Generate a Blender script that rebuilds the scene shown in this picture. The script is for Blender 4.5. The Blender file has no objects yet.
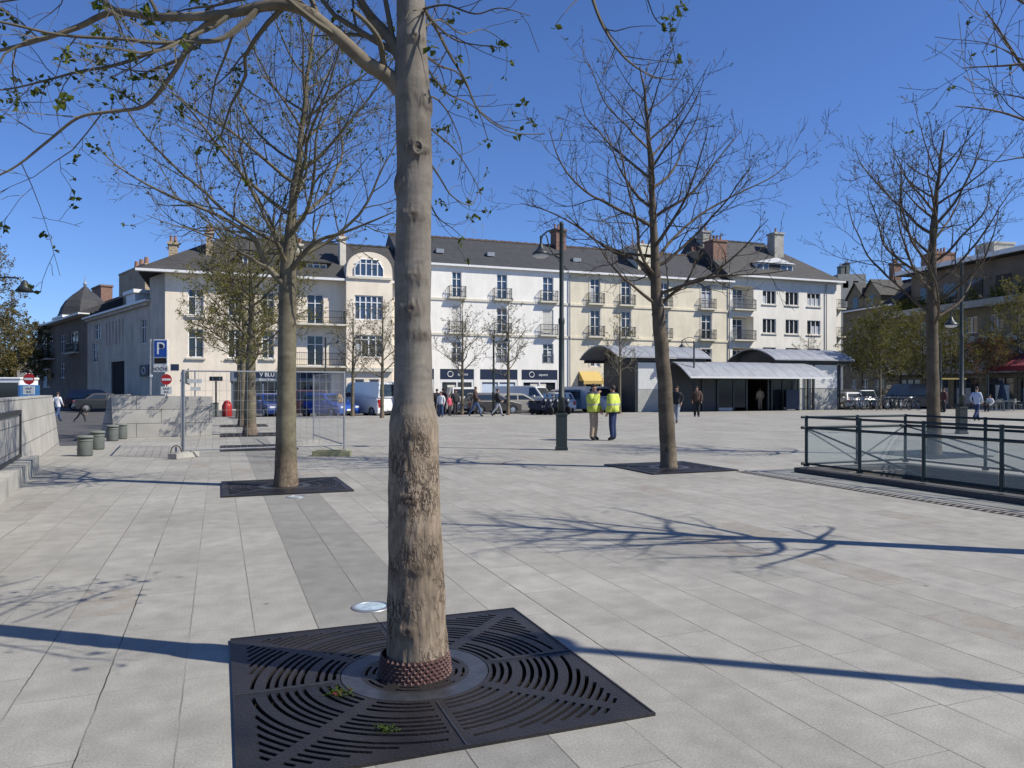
import bpy, bmesh, math, random
from mathutils import Vector, Matrix, noise
R = math.radians
scene = bpy.context.scene
COL = scene.collection

# ------------------------------------------------------------------ camera, sky, sun, exposure
YAW = R(21.0)
F_PX, HOR, CAM_H = 763.0, 389.0, 1.6
cd = bpy.data.cameras.new('camera'); cam = bpy.data.objects.new('camera', cd); COL.objects.link(cam)
cam.location = (0, 0, CAM_H); cam.rotation_euler = (R(90), 0, -YAW)
cd.sensor_width = 36; cd.lens = 36 * F_PX / 1024; cd.shift_y = 5 / 1024
cd.clip_start = 0.05; cd.clip_end = 3000
scene.camera = cam

SUN_EL = 45.0
SUN_H = Vector((.809, -.588))
world = bpy.data.worlds.new("World"); scene.world = world; world.use_nodes = True
wn = world.node_tree; wn.nodes.clear()
sky = wn.nodes.new('ShaderNodeTexSky'); sky.sky_type = 'NISHITA'; sky.sun_disc = False
sky.sun_elevation = R(SUN_EL); sky.sun_rotation = math.atan2(SUN_H.x, SUN_H.y)
sky.altitude = 300; sky.air_density = 1.0; sky.dust_density = 0.15; sky.ozone_density = 5.0
bg = wn.nodes.new('ShaderNodeBackground'); bg.inputs['Strength'].default_value = 0.087
wo = wn.nodes.new('ShaderNodeOutputWorld')
tint = wn.nodes.new('ShaderNodeMix'); tint.data_type = 'RGBA'; tint.blend_type = 'MULTIPLY'; tint.inputs[0].default_value = 1.0; tint.inputs[7].default_value = (.76, .93, 1.30, 1)
wn.links.new(sky.outputs[0], tint.inputs[6]); wn.links.new(tint.outputs[2], bg.inputs[0]); wn.links.new(bg.outputs[0], wo.inputs[0])

sd = bpy.data.lights.new('sun', 'SUN'); sun = bpy.data.objects.new('sun', sd); COL.objects.link(sun)
sd.energy = 5.0; sd.angle = R(0.5); sd.color = (1.0, 0.945, 0.85)
tosun = Vector((SUN_H.x * math.cos(R(SUN_EL)), SUN_H.y * math.cos(R(SUN_EL)), math.sin(R(SUN_EL))))
sun.rotation_euler = tosun.to_track_quat('Z', 'Y').to_euler()
sun.location = (20, -20, 40)
scene.view_settings.view_transform = 'Standard'; scene.view_settings.look = 'None'
scene.view_settings.exposure = 0.31; scene.view_settings.gamma = 1.0
scene.view_settings.use_curve_mapping = False
scene.render.resolution_x = 1024; scene.render.resolution_y = 768

# ------------------------------------------------------------------ pixel -> place helpers
SN, CS = math.sin(YAW), math.cos(YAW)
def cam2w(lat, D): return (lat * CS + D * SN, -lat * SN + D * CS)
def ground(px, py, z=0.0):
    D = (CAM_H - z) * F_PX / (py - HOR)
    x, y = cam2w((px - 512) / F_PX * D, D); return Vector((x, y, z))
def at(px, py, D):
    x, y = cam2w((px - 512) / F_PX * D, D); return Vector((x, y, CAM_H + (HOR - py) / F_PX * D))
def atY(px, py, Y):
    cx = (px - 512) / F_PX; D = Y / (-cx * SN + CS); return at(px, py, D)

# ------------------------------------------------------------------ mesh builder
class MB:
    def __init__(s): s.v = []; s.f = []; s.m = []; s.xf = None
    def add(s, vs, fs, mi=0):
        o = len(s.v)
        if s.xf is not None: vs = [s.xf @ Vector(p) for p in vs]
        s.v.extend([tuple(p) for p in vs])
        for f in fs: s.f.append(tuple(i + o for i in f)); s.m.append(mi)
    def box(s, x0, x1, y0, y1, z0, z1, mi=0):
        s.add([(x0,y0,z0),(x1,y0,z0),(x1,y1,z0),(x0,y1,z0),(x0,y0,z1),(x1,y0,z1),(x1,y1,z1),(x0,y1,z1)],
              [(0,3,2,1),(4,5,6,7),(0,1,5,4),(1,2,6,5),(2,3,7,6),(3,0,4,7)], mi)
    def quad(s, a, b, c, d, mi=0): s.add([a, b, c, d], [(0,1,2,3)], mi)
    def prism(s, poly, axis, a0, a1, mi=0):
        n = len(poly)
        def P(p, a):
            if axis == 'y': return (p[0], a, p[1])
            if axis == 'x': return (a, p[0], p[1])
            return (p[0], p[1], a)
        vs = [P(p, a0) for p in poly] + [P(p, a1) for p in poly]
        fs = [tuple(range(n))[::-1], tuple(range(n, 2*n))] + [(i, (i+1) % n, n + (i+1) % n, n + i) for i in range(n)]
        s.add(vs, fs, mi)
    def tube(s, pts, rs, sides=6, mi=0, cap=True):
        pts = [Vector(p) for p in pts]
        n = len(pts)
        if isinstance(rs, (int, float)): rs = [rs] * n
        vs = []; ref = Vector((0.13, 0.31, 0.94))
        for i, p in enumerate(pts):
            d = pts[min(i+1, n-1)] - pts[max(i-1, 0)]
            if d.length < 1e-9: d = Vector((0,0,1))
            d.normalize()
            if i == 0:
                if abs(d.dot(ref)) > .95: ref = Vector((1,0.1,0))
                a = d.cross(ref).normalized()
            else:
                a = (a - d * a.dot(d))
                if a.length < 1e-6: a = d.orthogonal()
                a.normalize()
            b = d.cross(a)
            for k in range(sides):
                t = 2*math.pi*k/sides
                vs.append(p + (a*math.cos(t) + b*math.sin(t)) * rs[i])
        fs = []
        for i in range(n-1):
            for k in range(sides):
                k2 = (k+1) % sides
                fs.append((i*sides+k, i*sides+k2, (i+1)*sides+k2, (i+1)*sides+k))
        if cap:
            fs.append(tuple(range(sides))[::-1]); fs.append(tuple(range((n-1)*sides, n*sides)))
        s.add(vs, fs, mi)
    def lathe(s, prof, c=(0,0,0), sides=24, mi=0, axis='z', cap=True):
        vs = []
        for r, h in prof:
            for k in range(sides):
                t = 2*math.pi*k/sides; x, y = r*math.cos(t), r*math.sin(t)
                if axis == 'z': vs.append((c[0]+x, c[1]+y, c[2]+h))
                elif axis == 'y': vs.append((c[0]+x, c[1]+h, c[2]-y))
                else: vs.append((c[0]+h, c[1]+x, c[2]+y))
        fs = []
        for i in range(len(prof)-1):
            for k in range(sides):
                k2 = (k+1) % sides
                fs.append((i*sides+k, i*sides+k2, (i+1)*sides+k2, (i+1)*sides+k))
        if cap:
            fs.append(tuple(range(sides))[::-1]); n = len(prof); fs.append(tuple(range((n-1)*sides, n*sides)))
        s.add(vs, fs, mi)
    def mesh(s, name, mats, smooth=False):
        me = bpy.data.meshes.new(name); me.from_pydata(s.v, [], s.f)
        if not isinstance(mats, (list, tuple)): mats = [mats]
        for m in mats: me.materials.append(m)
        if len(mats) > 1: me.polygons.foreach_set('material_index', s.m)
        if smooth: me.polygons.foreach_set('use_smooth', [True]*len(me.polygons))
        me.update(); return me
    def build(s, name, mats, parent=None, smooth=False, loc=None, bevel=0, label=None):
        o = bpy.data.objects.new(name, s.mesh(name, mats, smooth)); COL.objects.link(o)
        if parent: o.parent = parent
        if loc is not None: o.location = loc
        if bevel:
            b = o.modifiers.new('bevel', 'BEVEL'); b.width = bevel; b.segments = 2; b.limit_method = 'ANGLE'
        if label: o['label'] = label
        return o
def empty(name, loc, rz=0, label=None, cat=None, group=None):
    o = bpy.data.objects.new(name, None); COL.objects.link(o); o.location = loc; o.rotation_euler = (0,0,rz)
    o.empty_display_size = .2
    tag(o, label, cat, group); return o
def tag(o, label=None, cat=None, group=None, kind=None):
    if label: o['label'] = label
    if cat: o['category'] = cat
    if group: o['group'] = group
    if kind: o['kind'] = kind
    return o
def dup(root, loc, rz, label=None, group=None):
    r = root.copy(); COL.objects.link(r); r.location = loc; r.rotation_euler = (0,0,rz)
    if label: r['label'] = label
    if group: r['group'] = group
    for ch in list(root.children):
        c = ch.copy(); COL.objects.link(c); c.parent = r
        for g in list(ch.children):
            d = g.copy(); COL.objects.link(d); d.parent = c
    return r
def text_mesh(txt, size, M, name, mat, parent, extrude=.004, align='CENTER'):
    cu = bpy.data.curves.new(name, 'FONT'); cu.body = txt; cu.size = size; cu.extrude = extrude
    cu.align_x = align; cu.align_y = 'CENTER'
    t = bpy.data.objects.new('tmp', cu); COL.objects.link(t)
    bpy.context.view_layer.update()
    me = bpy.data.meshes.new_from_object(t.evaluated_get(bpy.context.evaluated_depsgraph_get()))
    bpy.data.objects.remove(t); me.name = name
    me.transform(M); me.materials.clear(); me.materials.append(mat)
    o = bpy.data.objects.new(name, me); COL.objects.link(o); o.parent = parent; return o
def upright(x, y, z): # text facing -y
    return Matrix.Translation((x, y, z)) @ Matrix.Rotation(R(90), 4, 'X')

# ------------------------------------------------------------------ materials
def mat(name, col, rough=.7, var=.12, scale=3.0, bump=0.0, bscale=None, metal=0.0, spec=.4, col2=None, stretch=None, detail=5, streak=0):
    m = bpy.data.materials.new(name); m.use_nodes = True; nt = m.node_tree; N = nt.nodes; L = nt.links
    b = N['Principled BSDF']; b.inputs['Roughness'].default_value = rough; b.inputs['Metallic'].default_value = metal
    b.inputs['Specular IOR Level'].default_value = spec
    tc = N.new('ShaderNodeTexCoord'); src = tc.outputs['Object']
    if stretch:
        mp = N.new('ShaderNodeMapping'); mp.inputs['Scale'].default_value = stretch; L.new(src, mp.inputs[0]); src = mp.outputs[0]
    no = N.new('ShaderNodeTexNoise'); no.inputs['Scale'].default_value = scale; no.inputs['Detail'].default_value = detail
    no.inputs['Roughness'].default_value = .65
    L.new(src, no.inputs['Vector'])
    cr = N.new('ShaderNodeValToRGB'); cr.color_ramp.elements[0].position = .3; cr.color_ramp.elements[1].position = .7
    c2 = col2 if col2 else tuple(min(1, c*(1+var)) for c in col)
    c1 = col if col2 else tuple(c*(1-var) for c in col)
    cr.color_ramp.elements[0].color = (*c1, 1); cr.color_ramp.elements[1].color = (*c2, 1)
    L.new(no.outputs[0], cr.inputs[0]); L.new(cr.outputs[0], b.inputs['Base Color'])
    if streak:
        m2 = N.new('ShaderNodeMapping'); m2.inputs['Scale'].default_value = (1.1,1.1,.28); L.new(tc.outputs['Object'], m2.inputs[0])
        n3 = N.new('ShaderNodeTexNoise'); n3.inputs['Scale'].default_value = 1; n3.inputs['Detail'].default_value = 7; n3.inputs['Roughness'].default_value = .7; L.new(m2.outputs[0], n3.inputs['Vector'])
        c3 = N.new('ShaderNodeValToRGB'); c3.color_ramp.elements[0].position = .36; c3.color_ramp.elements[0].color = (1-streak,1-streak,1-streak*.95,1); c3.color_ramp.elements[1].position = .58; L.new(n3.outputs[0], c3.inputs[0])
        mu = N.new('ShaderNodeMix'); mu.data_type = 'RGBA'; mu.blend_type = 'MULTIPLY'; mu.inputs[0].default_value = 1; L.new(cr.outputs[0], mu.inputs[6]); L.new(c3.outputs[0], mu.inputs[7]); L.new(mu.outputs[2], b.inputs['Base Color'])
    if bump:
        n2 = N.new('ShaderNodeTexNoise'); n2.inputs['Scale'].default_value = bscale or scale*6; n2.inputs['Detail'].default_value = 6
        L.new(src, n2.inputs['Vector'])
        bp = N.new('ShaderNodeBump'); bp.inputs['Strength'].default_value = bump; bp.inputs['Distance'].default_value = .02
        L.new(n2.outputs[0], bp.inputs['Height']); L.new(bp.outputs[0], b.inputs['Normal'])
    return m
def brickmat(name, c1, c2, mortar, scale=1.0, w=.5, h=.25, ms=.02, rough=.85):
    m = bpy.data.materials.new(name); m.use_nodes = True; nt = m.node_tree; N = nt.nodes; L = nt.links
    b = N['Principled BSDF']; b.inputs['Roughness'].default_value = rough
    tc = N.new('ShaderNodeTexCoord'); sp = N.new('ShaderNodeSeparateXYZ'); L.new(tc.outputs['Object'], sp.inputs[0])
    ad = N.new('ShaderNodeMath'); ad.operation = 'ADD'; L.new(sp.outputs[0], ad.inputs[0]); L.new(sp.outputs[1], ad.inputs[1])
    cb = N.new('ShaderNodeCombineXYZ'); L.new(ad.outputs[0], cb.inputs[0]); L.new(sp.outputs[2], cb.inputs[1])
    br = N.new('ShaderNodeTexBrick'); L.new(cb.outputs[0], br.inputs['Vector'])
    br.inputs['Color1'].default_value = (*c1, 1); br.inputs['Color2'].default_value = (*c2, 1); br.inputs['Mortar'].default_value = (*mortar, 1)
    br.inputs['Scale'].default_value = scale; br.inputs['Brick Width'].default_value = w; br.inputs['Row Height'].default_value = h
    br.inputs['Mortar Size'].default_value = ms
    no = N.new('ShaderNodeTexNoise'); no.inputs['Scale'].default_value = 1.5; no.inputs['Detail'].default_value = 6; L.new(tc.outputs['Object'], no.inputs['Vector'])
    mx = N.new('ShaderNodeMix'); mx.data_type = 'RGBA'; mx.blend_type = 'MULTIPLY'; mx.inputs[0].default_value = .5
    cr = N.new('ShaderNodeValToRGB'); cr.color_ramp.elements[0].position = .3; cr.color_ramp.elements[0].color = (.55,.55,.55,1); cr.color_ramp.elements[1].position = .65
    L.new(no.outputs[0], cr.inputs[0]); L.new(br.outputs[0], mx.inputs[6]); L.new(cr.outputs[0], mx.inputs[7]); L.new(mx.outputs[2], b.inputs['Base Color'])
    return m
def glassmat(name, col=(.02,.025,.03), rough=.06):
    m = bpy.data.materials.new(name); m.use_nodes = True; b = m.node_tree.nodes['Principled BSDF']
    b.inputs['Base Color'].default_value = (*col, 1); b.inputs['Roughness'].default_value = rough; b.inputs['Specular IOR Level'].default_value = .8
    return m
def clearglass(name, tint, fac, base=(.62,.67,.64)):
    m = bpy.data.materials.new(name); m.use_nodes = True; N = m.node_tree.nodes; L = m.node_tree.links; N.clear()
    o = N.new('ShaderNodeOutputMaterial'); mx = N.new('ShaderNodeMixShader'); tr = N.new('ShaderNodeBsdfTransparent'); tr.inputs[0].default_value = (*tint, 1)
    pr = N.new('ShaderNodeBsdfPrincipled'); pr.inputs['Base Color'].default_value = (*base,1); pr.inputs['Roughness'].default_value = .08
    mx.inputs[0].default_value = fac; L.new(tr.outputs[0], mx.inputs[1]); L.new(pr.outputs[0], mx.inputs[2]); L.new(mx.outputs[0], o.inputs[0])
    return m
def leafmat(name, c1, c2):
    m = bpy.data.materials.new(name); m.use_nodes = True; N = m.node_tree.nodes; L = m.node_tree.links; N.clear()
    o = N.new('ShaderNodeOutputMaterial'); mx = N.new('ShaderNodeMixShader'); mx.inputs[0].default_value = .35
    d = N.new('ShaderNodeBsdfDiffuse'); t = N.new('ShaderNodeBsdfTranslucent')
    g = N.new('ShaderNodeNewGeometry'); cr = N.new('ShaderNodeValToRGB')
    cr.color_ramp.elements[0].color = (*c1, 1); cr.color_ramp.elements[1].color = (*c2, 1)
    L.new(g.outputs['Random Per Island'], cr.inputs[0]); L.new(cr.outputs[0], d.inputs[0]); L.new(cr.outputs[0], t.inputs[0])
    L.new(d.outputs[0], mx.inputs[1]); L.new(t.outputs[0], mx.inputs[2]); L.new(mx.outputs[0], o.inputs[0])
    return m

M = {}
M['black_metal'] = mat('black_metal', (.022,.028,.03), .45, .3, 8, spec=.5)
M['green_metal'] = mat('green_metal', (.026,.036,.034), .5, .25, 6, .1)
M['rail_metal'] = mat('rail_metal', (.012,.028,.032), .4, .25, 6, .05)
M['galv'] = mat('galv', (.30,.31,.32), .45, .2, 10, metal=.6)
M['white_paint'] = mat('white_paint', (.72,.72,.70), .5, .06, 4)
M['white_render'] = mat('white_render', (.84,.81,.73), .9, .06, .55, .15, 30, streak=.10)
M['white_render_cool'] = mat('white_render_cool', (.80,.765,.67), .9, .06, .55, .15, 30, streak=.12)
M['cream_render'] = mat('cream_render', (.72,.65,.49), .9, .10, .6, .15, 30, streak=.14)
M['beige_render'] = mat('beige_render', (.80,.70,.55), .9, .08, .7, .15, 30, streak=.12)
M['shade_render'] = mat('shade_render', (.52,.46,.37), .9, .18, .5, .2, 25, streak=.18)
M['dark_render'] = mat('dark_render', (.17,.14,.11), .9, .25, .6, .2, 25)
M['stone_trim'] = mat('stone_trim', (.60,.56,.46), .85, .1, 2)
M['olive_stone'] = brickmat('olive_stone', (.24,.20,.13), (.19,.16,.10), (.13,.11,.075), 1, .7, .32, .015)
M['rubble'] = brickmat('rubble', (.42,.31,.19), (.30,.22,.14), (.44,.37,.27), 1, .42, .2, .035)
M['red_brick'] = brickmat('red_brick', (.26,.115,.07), (.20,.09,.055), (.25,.2,.16), 1, .25, .08, .012)
M['slate'] = brickmat('slate', (.048,.049,.052), (.038,.039,.043), (.034,.034,.035), 1, .34, .22, .02, .75)
M['slate_brown'] = brickmat('slate_brown', (.066,.063,.058), (.05,.049,.047), (.034,.033,.032), 1, .34, .22, .02, .8)
M['ridge'] = mat('ridge', (.14,.105,.085), .9, .25, 4)
M['zinc'] = mat('zinc', (.33,.34,.35), .5, .12, 2, .05, metal=.3, streak=.12)
M['terracotta'] = mat('terracotta', (.27,.15,.10), .85, .2, 9)
M['pane'] = glassmat('pane'); M['pane_blue'] = glassmat('pane_blue', (.035,.06,.10), .08)
M['curtain'] = mat('curtain', (.40,.42,.44), .8, .2, 5, stretch=(8,8,.6))
M['shutter_white'] = mat('shutter_white', (.62,.60,.54), .7, .06, 5)
M['navy'] = mat('navy', (.012,.022,.05), .5, .1, 3)
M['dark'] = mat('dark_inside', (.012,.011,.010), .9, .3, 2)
M['shopgrey'] = mat('shop_grey', (.13,.16,.20), .6, .1, 3)
M['yellow_canvas'] = mat('yellow_canvas', (.50,.36,.12), .85, .12, 6)
M['red_canvas'] = mat('red_canvas', (.17,.025,.035), .85, .15, 6)
M['concrete'] = mat('concrete', (.34,.33,.29), .9, .22, 1.7, .4, 30)
M['concrete_dark'] = mat('concrete_dark', (.16,.17,.15), .9, .25, 3, .3, 30)
M['slab_concrete'] = brickmat('slab_concrete', (.42,.40,.35), (.35,.34,.31), (.12,.115,.10), 1, 1.5, .46, .010)
M['asphalt'] = mat('asphalt', (.075,.073,.070), .9, .2, .6, .3, 80)
M['rubber'] = mat('rubber', (.018,.018,.018), .8, .2, 9)
M['chrome'] = mat('chrome', (.45,.46,.48), .25, .1, 5, metal=.8)
M['lamp_red'] = mat('lamp_red', (.35,.01,.01), .3, .1, 5)
M['lamp_clear'] = mat('lamp_clear', (.6,.62,.62), .15, .1, 5)
M['plate'] = mat('plate', (.68,.68,.62), .5, .05, 5)
M['green_leaf'] = leafmat('green_leaf', (.04,.06,.012), (.12,.14,.035))
M['olive_leaf'] = leafmat('olive_leaf', (.13,.125,.03), (.22,.20,.05))
M['brown_leaf'] = leafmat('brown_leaf', (.11,.095,.035), (.19,.16,.06))
M['rust_leaf'] = leafmat('rust_leaf', (.12,.055,.02), (.20,.11,.04))
M['shade_leaf'] = leafmat('shade_leaf', (.09,.09,.022), (.17,.16,.04))
# ------------------------------------------------------------------ ground sheets
T1 = Vector((1.03, 4.2)); GR = .965
STAIR = (10.72, 12.82, 2.0, 11.35)
def sheet(mb, x0, x1, y0, y1, z, holes, extra=()):
    xs = sorted(set([x0, x1] + [h[0] for h in holes] + [h[1] for h in holes])); ys = sorted(set([y0, y1] + [h[2] for h in holes] + [h[3] for h in holes]))
    for i in range(len(xs)-1):
        for j in range(len(ys)-1):
            cx, cy = (xs[i]+xs[i+1])/2, (ys[j]+ys[j+1])/2
            if any(h[0] < cx < h[1] and h[2] < cy < h[3] for h in holes): continue
            mb.quad((xs[i],ys[j],z),(xs[i+1],ys[j],z),(xs[i+1],ys[j+1],z),(xs[i],ys[j+1],z))
pit = (T1.x-GR+.004, T1.x+GR-.004, T1.y-GR+.004, T1.y+GR-.004)
g = MB(); sheet(g, -900, 900, -900, 900, -.12, [pit, STAIR])
tag(g.build('ground', M['asphalt']), kind='structure')

def paving_material():
    m = bpy.data.materials.new('granite_paving'); m.use_nodes = True; nt = m.node_tree; N = nt.nodes; L = nt.links
    b = N['Principled BSDF']; b.inputs['Roughness'].default_value = .78; b.inputs['Specular IOR Level'].default_value = .35
    tc = N.new('ShaderNodeTexCoord'); sp = N.new('ShaderNodeSeparateXYZ'); L.new(tc.outputs['Object'], sp.inputs[0])
    def mth(op, a, bb=None, c=None):
        n = N.new('ShaderNodeMath'); n.operation = op
        for i, q in enumerate((a, bb, c)):
            if q is None: continue
            if isinstance(q, (int, float)): n.inputs[i].default_value = q
            else: L.new(q, n.inputs[i])
        return n.outputs[0]
    def ramp(v, p0, c0, p1, c1):
        cr = N.new('ShaderNodeValToRGB'); cr.color_ramp.elements[0].position = p0; cr.color_ramp.elements[1].position = p1
        cr.color_ramp.elements[0].color = (*c0, 1); cr.color_ramp.elements[1].color = (*c1, 1); L.new(v, cr.inputs[0]); return cr.outputs[0]
    def mixc(f, a, bb, mode='MIX'):
        x = N.new('ShaderNodeMix'); x.data_type = 'RGBA'; x.blend_type = mode
        for i, q in ((0, f), (6, a), (7, bb)):
            if isinstance(q, (int, float)): x.inputs[i].default_value = q
            elif isinstance(q, tuple): x.inputs[i].default_value = (*q, 1)
            else: L.new(q, x.inputs[i])
        return x.outputs[2]
    W = .4
    nd = N.new('ShaderNodeTexNoise'); nd.inputs['Scale'].default_value = 9; nd.inputs['Detail'].default_value = 3; L.new(tc.outputs['Object'], nd.inputs['Vector'])
    wob = mth('MULTIPLY_ADD', nd.outputs[0], .012, -.006)
    u = mth('DIVIDE', mth('ADD', mth('SUBTRACT', sp.outputs[0], 1.02 - 200*W), wob), W)
    row = mth('FLOOR', u); fu = mth('SUBTRACT', u, row)
    wn1 = N.new('ShaderNodeTexWhiteNoise'); wn1.noise_dimensions = '1D'; L.new(row, wn1.inputs['W'])
    wn1b = N.new('ShaderNodeTexWhiteNoise'); wn1b.noise_dimensions = '1D'; L.new(mth('ADD', row, .37), wn1b.inputs['W'])
    Ln = mth('MULTIPLY_ADD', wn1b.outputs[0], .35, .75)
    v = mth('ADD', mth('DIVIDE', mth('ADD', sp.outputs[1], wob), Ln), mth('MULTIPLY', wn1.outputs[0], 7.0))
    cell = mth('FLOOR', v); fv = mth('SUBTRACT', v, cell)
    du = mth('MULTIPLY', mth('MINIMUM', fu, mth('SUBTRACT', 1.0, fu)), W)
    dv = mth('MULTIPLY', mth('MINIMUM', fv, mth('SUBTRACT', 1.0, fv)), Ln)
    cb = N.new('ShaderNodeCombineXYZ'); L.new(row, cb.inputs[0]); L.new(cell, cb.inputs[1])
    wn2 = N.new('ShaderNodeTexWhiteNoise'); wn2.noise_dimensions = '2D'; L.new(cb.outputs[0], wn2.inputs['Vector'])
    sc = N.new('ShaderNodeSeparateColor'); L.new(wn2.outputs['Color'], sc.inputs[0])
    # fine granite grain and large weathering
    n1 = N.new('ShaderNodeTexNoise'); n1.inputs['Scale'].default_value = 90; n1.inputs['Detail'].default_value = 4; L.new(tc.outputs['Object'], n1.inputs['Vector'])
    n2 = N.new('ShaderNodeTexNoise'); n2.inputs['Scale'].default_value = .55; n2.inputs['Detail'].default_value = 8; n2.inputs['Roughness'].default_value = .7; L.new(tc.outputs['Object'], n2.inputs['Vector'])
    n3 = N.new('ShaderNodeTexNoise'); n3.inputs['Scale'].default_value = 5; n3.inputs['Detail'].default_value = 8; L.new(tc.outputs['Object'], n3.inputs['Vector'])
    base = ramp(sc.outputs[0], 0, (.300,.290,.262), 1, (.330,.320,.292))
    # the darker double row through the tree line
    band = mth('MULTIPLY', mth('GREATER_THAN', sp.outputs[0], .62), mth('LESS_THAN', sp.outputs[0], 1.42))
    band = mth('MULTIPLY', band, mth('GREATER_THAN', sp.outputs[1], -30))
    base = mixc(band, base, mixc(1.0, base, (.76,.765,.78), 'MULTIPLY'))
    # brown slabs here and there
    brown = mth('MULTIPLY', mth('GREATER_THAN', sc.outputs[1], .955), mth('MULTIPLY', ramp(n3.outputs[0], .42, (0,0,0), .56, (1,1,1)), .45))
    base = mixc(brown, base, (.20,.155,.115))
    base = mixc(.8, base, ramp(n2.outputs[0], .34, (.76,.755,.73), .66, (1.10,1.09,1.06)), 'MULTIPLY')
    base = mixc(.8, base, ramp(n3.outputs[0], .3, (.82,.815,.80), .7, (1.10,1.10,1.08)), 'MULTIPLY')
    base = mixc(.8, base, ramp(n1.outputs[0], .25, (.66,.66,.66), .75, (1.24,1.24,1.23)), 'MULTIPLY')
    # small dark spots (chewing gum, dirt)
    vo = N.new('ShaderNodeTexVoronoi'); vo.inputs['Scale'].default_value = 2.6; L.new(tc.outputs['Object'], vo.inputs['Vector'])
    svc = N.new('ShaderNodeSeparateColor'); L.new(vo.outputs['Color'], svc.inputs[0])
    spot = mth('LESS_THAN', vo.outputs['Distance'], mth('MULTIPLY', mth('POWER', svc.outputs[0], 2.0), .075))
    base = mixc(mth('MULTIPLY', spot, .6), base, (.07,.065,.06))
    # joints; the long ones are open and dark, with gaps that are filled
    n4 = N.new('ShaderNodeTexNoise'); n4.inputs['Scale'].default_value = 1.1; n4.inputs['Detail'].default_value = 3; L.new(tc.outputs['Object'], n4.inputs['Vector'])
    jw = mth('MULTIPLY_ADD', n3.outputs[0], .0055, .0012)
    j1 = mth('LESS_THAN', du, jw); j2 = mth('LESS_THAN', dv, mth('MULTIPLY', jw, .6))
    wnr = N.new('ShaderNodeTexWhiteNoise'); wnr.noise_dimensions = '1D'; L.new(mth('ROUND', u), wnr.inputs['W'])
    js = mth('MULTIPLY', j1, mth('MULTIPLY', ramp(n4.outputs[0], .38, (.25,.25,.25), .55, (1,1,1)), mth('MULTIPLY_ADD', wnr.outputs[0], .55, .45)))
    jj = mth('MAXIMUM', js, mth('MULTIPLY', j2, mth('MULTIPLY', ramp(n4.outputs[0], .42, (.15,.15,.15), .62, (1,1,1)), .75)))
    base = mixc(jj, base, (.03,.028,.022))
    L.new(base, b.inputs['Base Color'])
    hh = mth('ADD', mth('MULTIPLY', n1.outputs[0], .06), mth('MULTIPLY', jj, -1.0))
    hh = mth('ADD', hh, mth('MULTIPLY', sc.outputs[2], .1))
    bp = N.new('ShaderNodeBump'); bp.inputs['Strength'].default_value = .35; bp.inputs['Distance'].default_value = .006
    L.new(hh, bp.inputs['Height']); L.new(bp.outputs[0], b.inputs['Normal'])
    return m
M['paving'] = paving_material()
PX0, PX1, PY1 = -3.55, 64.0, 45.6
p = MB(); sheet(p, PX0, PX1, -25, PY1, 0, [pit, STAIR])
p.quad((PX0,PY1,0),(PX1,PY1,0),(PX1,PY1,-.12),(PX0,PY1,-.12)); p.quad((PX0,-25,0),(PX0,PY1,0),(PX0,PY1,-.12),(PX0,-25,-.12)); p.quad((PX1,-25,0),(PX1,PY1,0),(PX1,PY1,-.12),(PX1,-25,-.12))
p.quad((-5.2,-25,0),(PX0,-25,0),(PX0,24.5,0),(-5.2,24.5,0)); p.quad((-5.2,24.5,0),(PX0,24.5,0),(PX0,24.5,-.12),(-5.2,24.5,-.12))
tag(p.build('plaza_paving', M['paving']), kind='structure')
k = MB(); k.box(PX0, PX1, PY1+.002, PY1+.16, -.118, .004); tag(k.build('kerb', M['concrete']), kind='structure')
s = MB(); s.box(-3.6, 47, 59.2, 64.5, -.119, .01); tag(s.build('pavement', mat('sidewalk', (.16,.155,.15), .9, .15, 1, .3, 60)), kind='structure')
# parking bays painted along the road
s = MB()
for i in range(16): s.box(2+i*2.6, 2.1+i*2.6, 46.2, 50.8, -.119, -.115)
tag(s.build('road_marking', M['white_paint']), kind='structure')
# pit under the near tree grate
s = MB(); x0, x1, y0, y1 = pit
s.quad((x0,y0,-.13),(x1,y0,-.13),(x1,y1,-.13),(x0,y1,-.13))
for a, b_ in (((x0,y0),(x1,y0)),((x1,y0),(x1,y1)),((x1,y1),(x0,y1)),((x0,y1),(x0,y0))): s.quad((*a,-.13),(*b_,-.13),(*b_,-.002),(*a,-.002))
tag(s.build('tree_pit_soil', mat('soil', (.03,.022,.015), .95, .4, 20, .5)), kind='structure')
# stairwell going down
s = MB(); x0, x1, y0, y1 = STAIR
for a, b_ in (((x0,y0),(x1,y0)),((x1,y0),(x1,y1)),((x1,y1),(x0,y1)),((x0,y1),(x0,y0))): s.quad((*a,-3.2),(*b_,-3.2),(*b_,-.001),(*a,-.001))
for i in range(18):
    ya = y0 + .3 + i*.3; z = -.17*(i+1); s.box(x0+.001, x1-.001, ya, ya+.3 if i < 17 else y1-.001, -3.2, z)
tag(s.build('stairwell', mat('stair_concrete', (.10,.095,.08), .9, .3, 2, .4, 20)), kind='structure')

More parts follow.
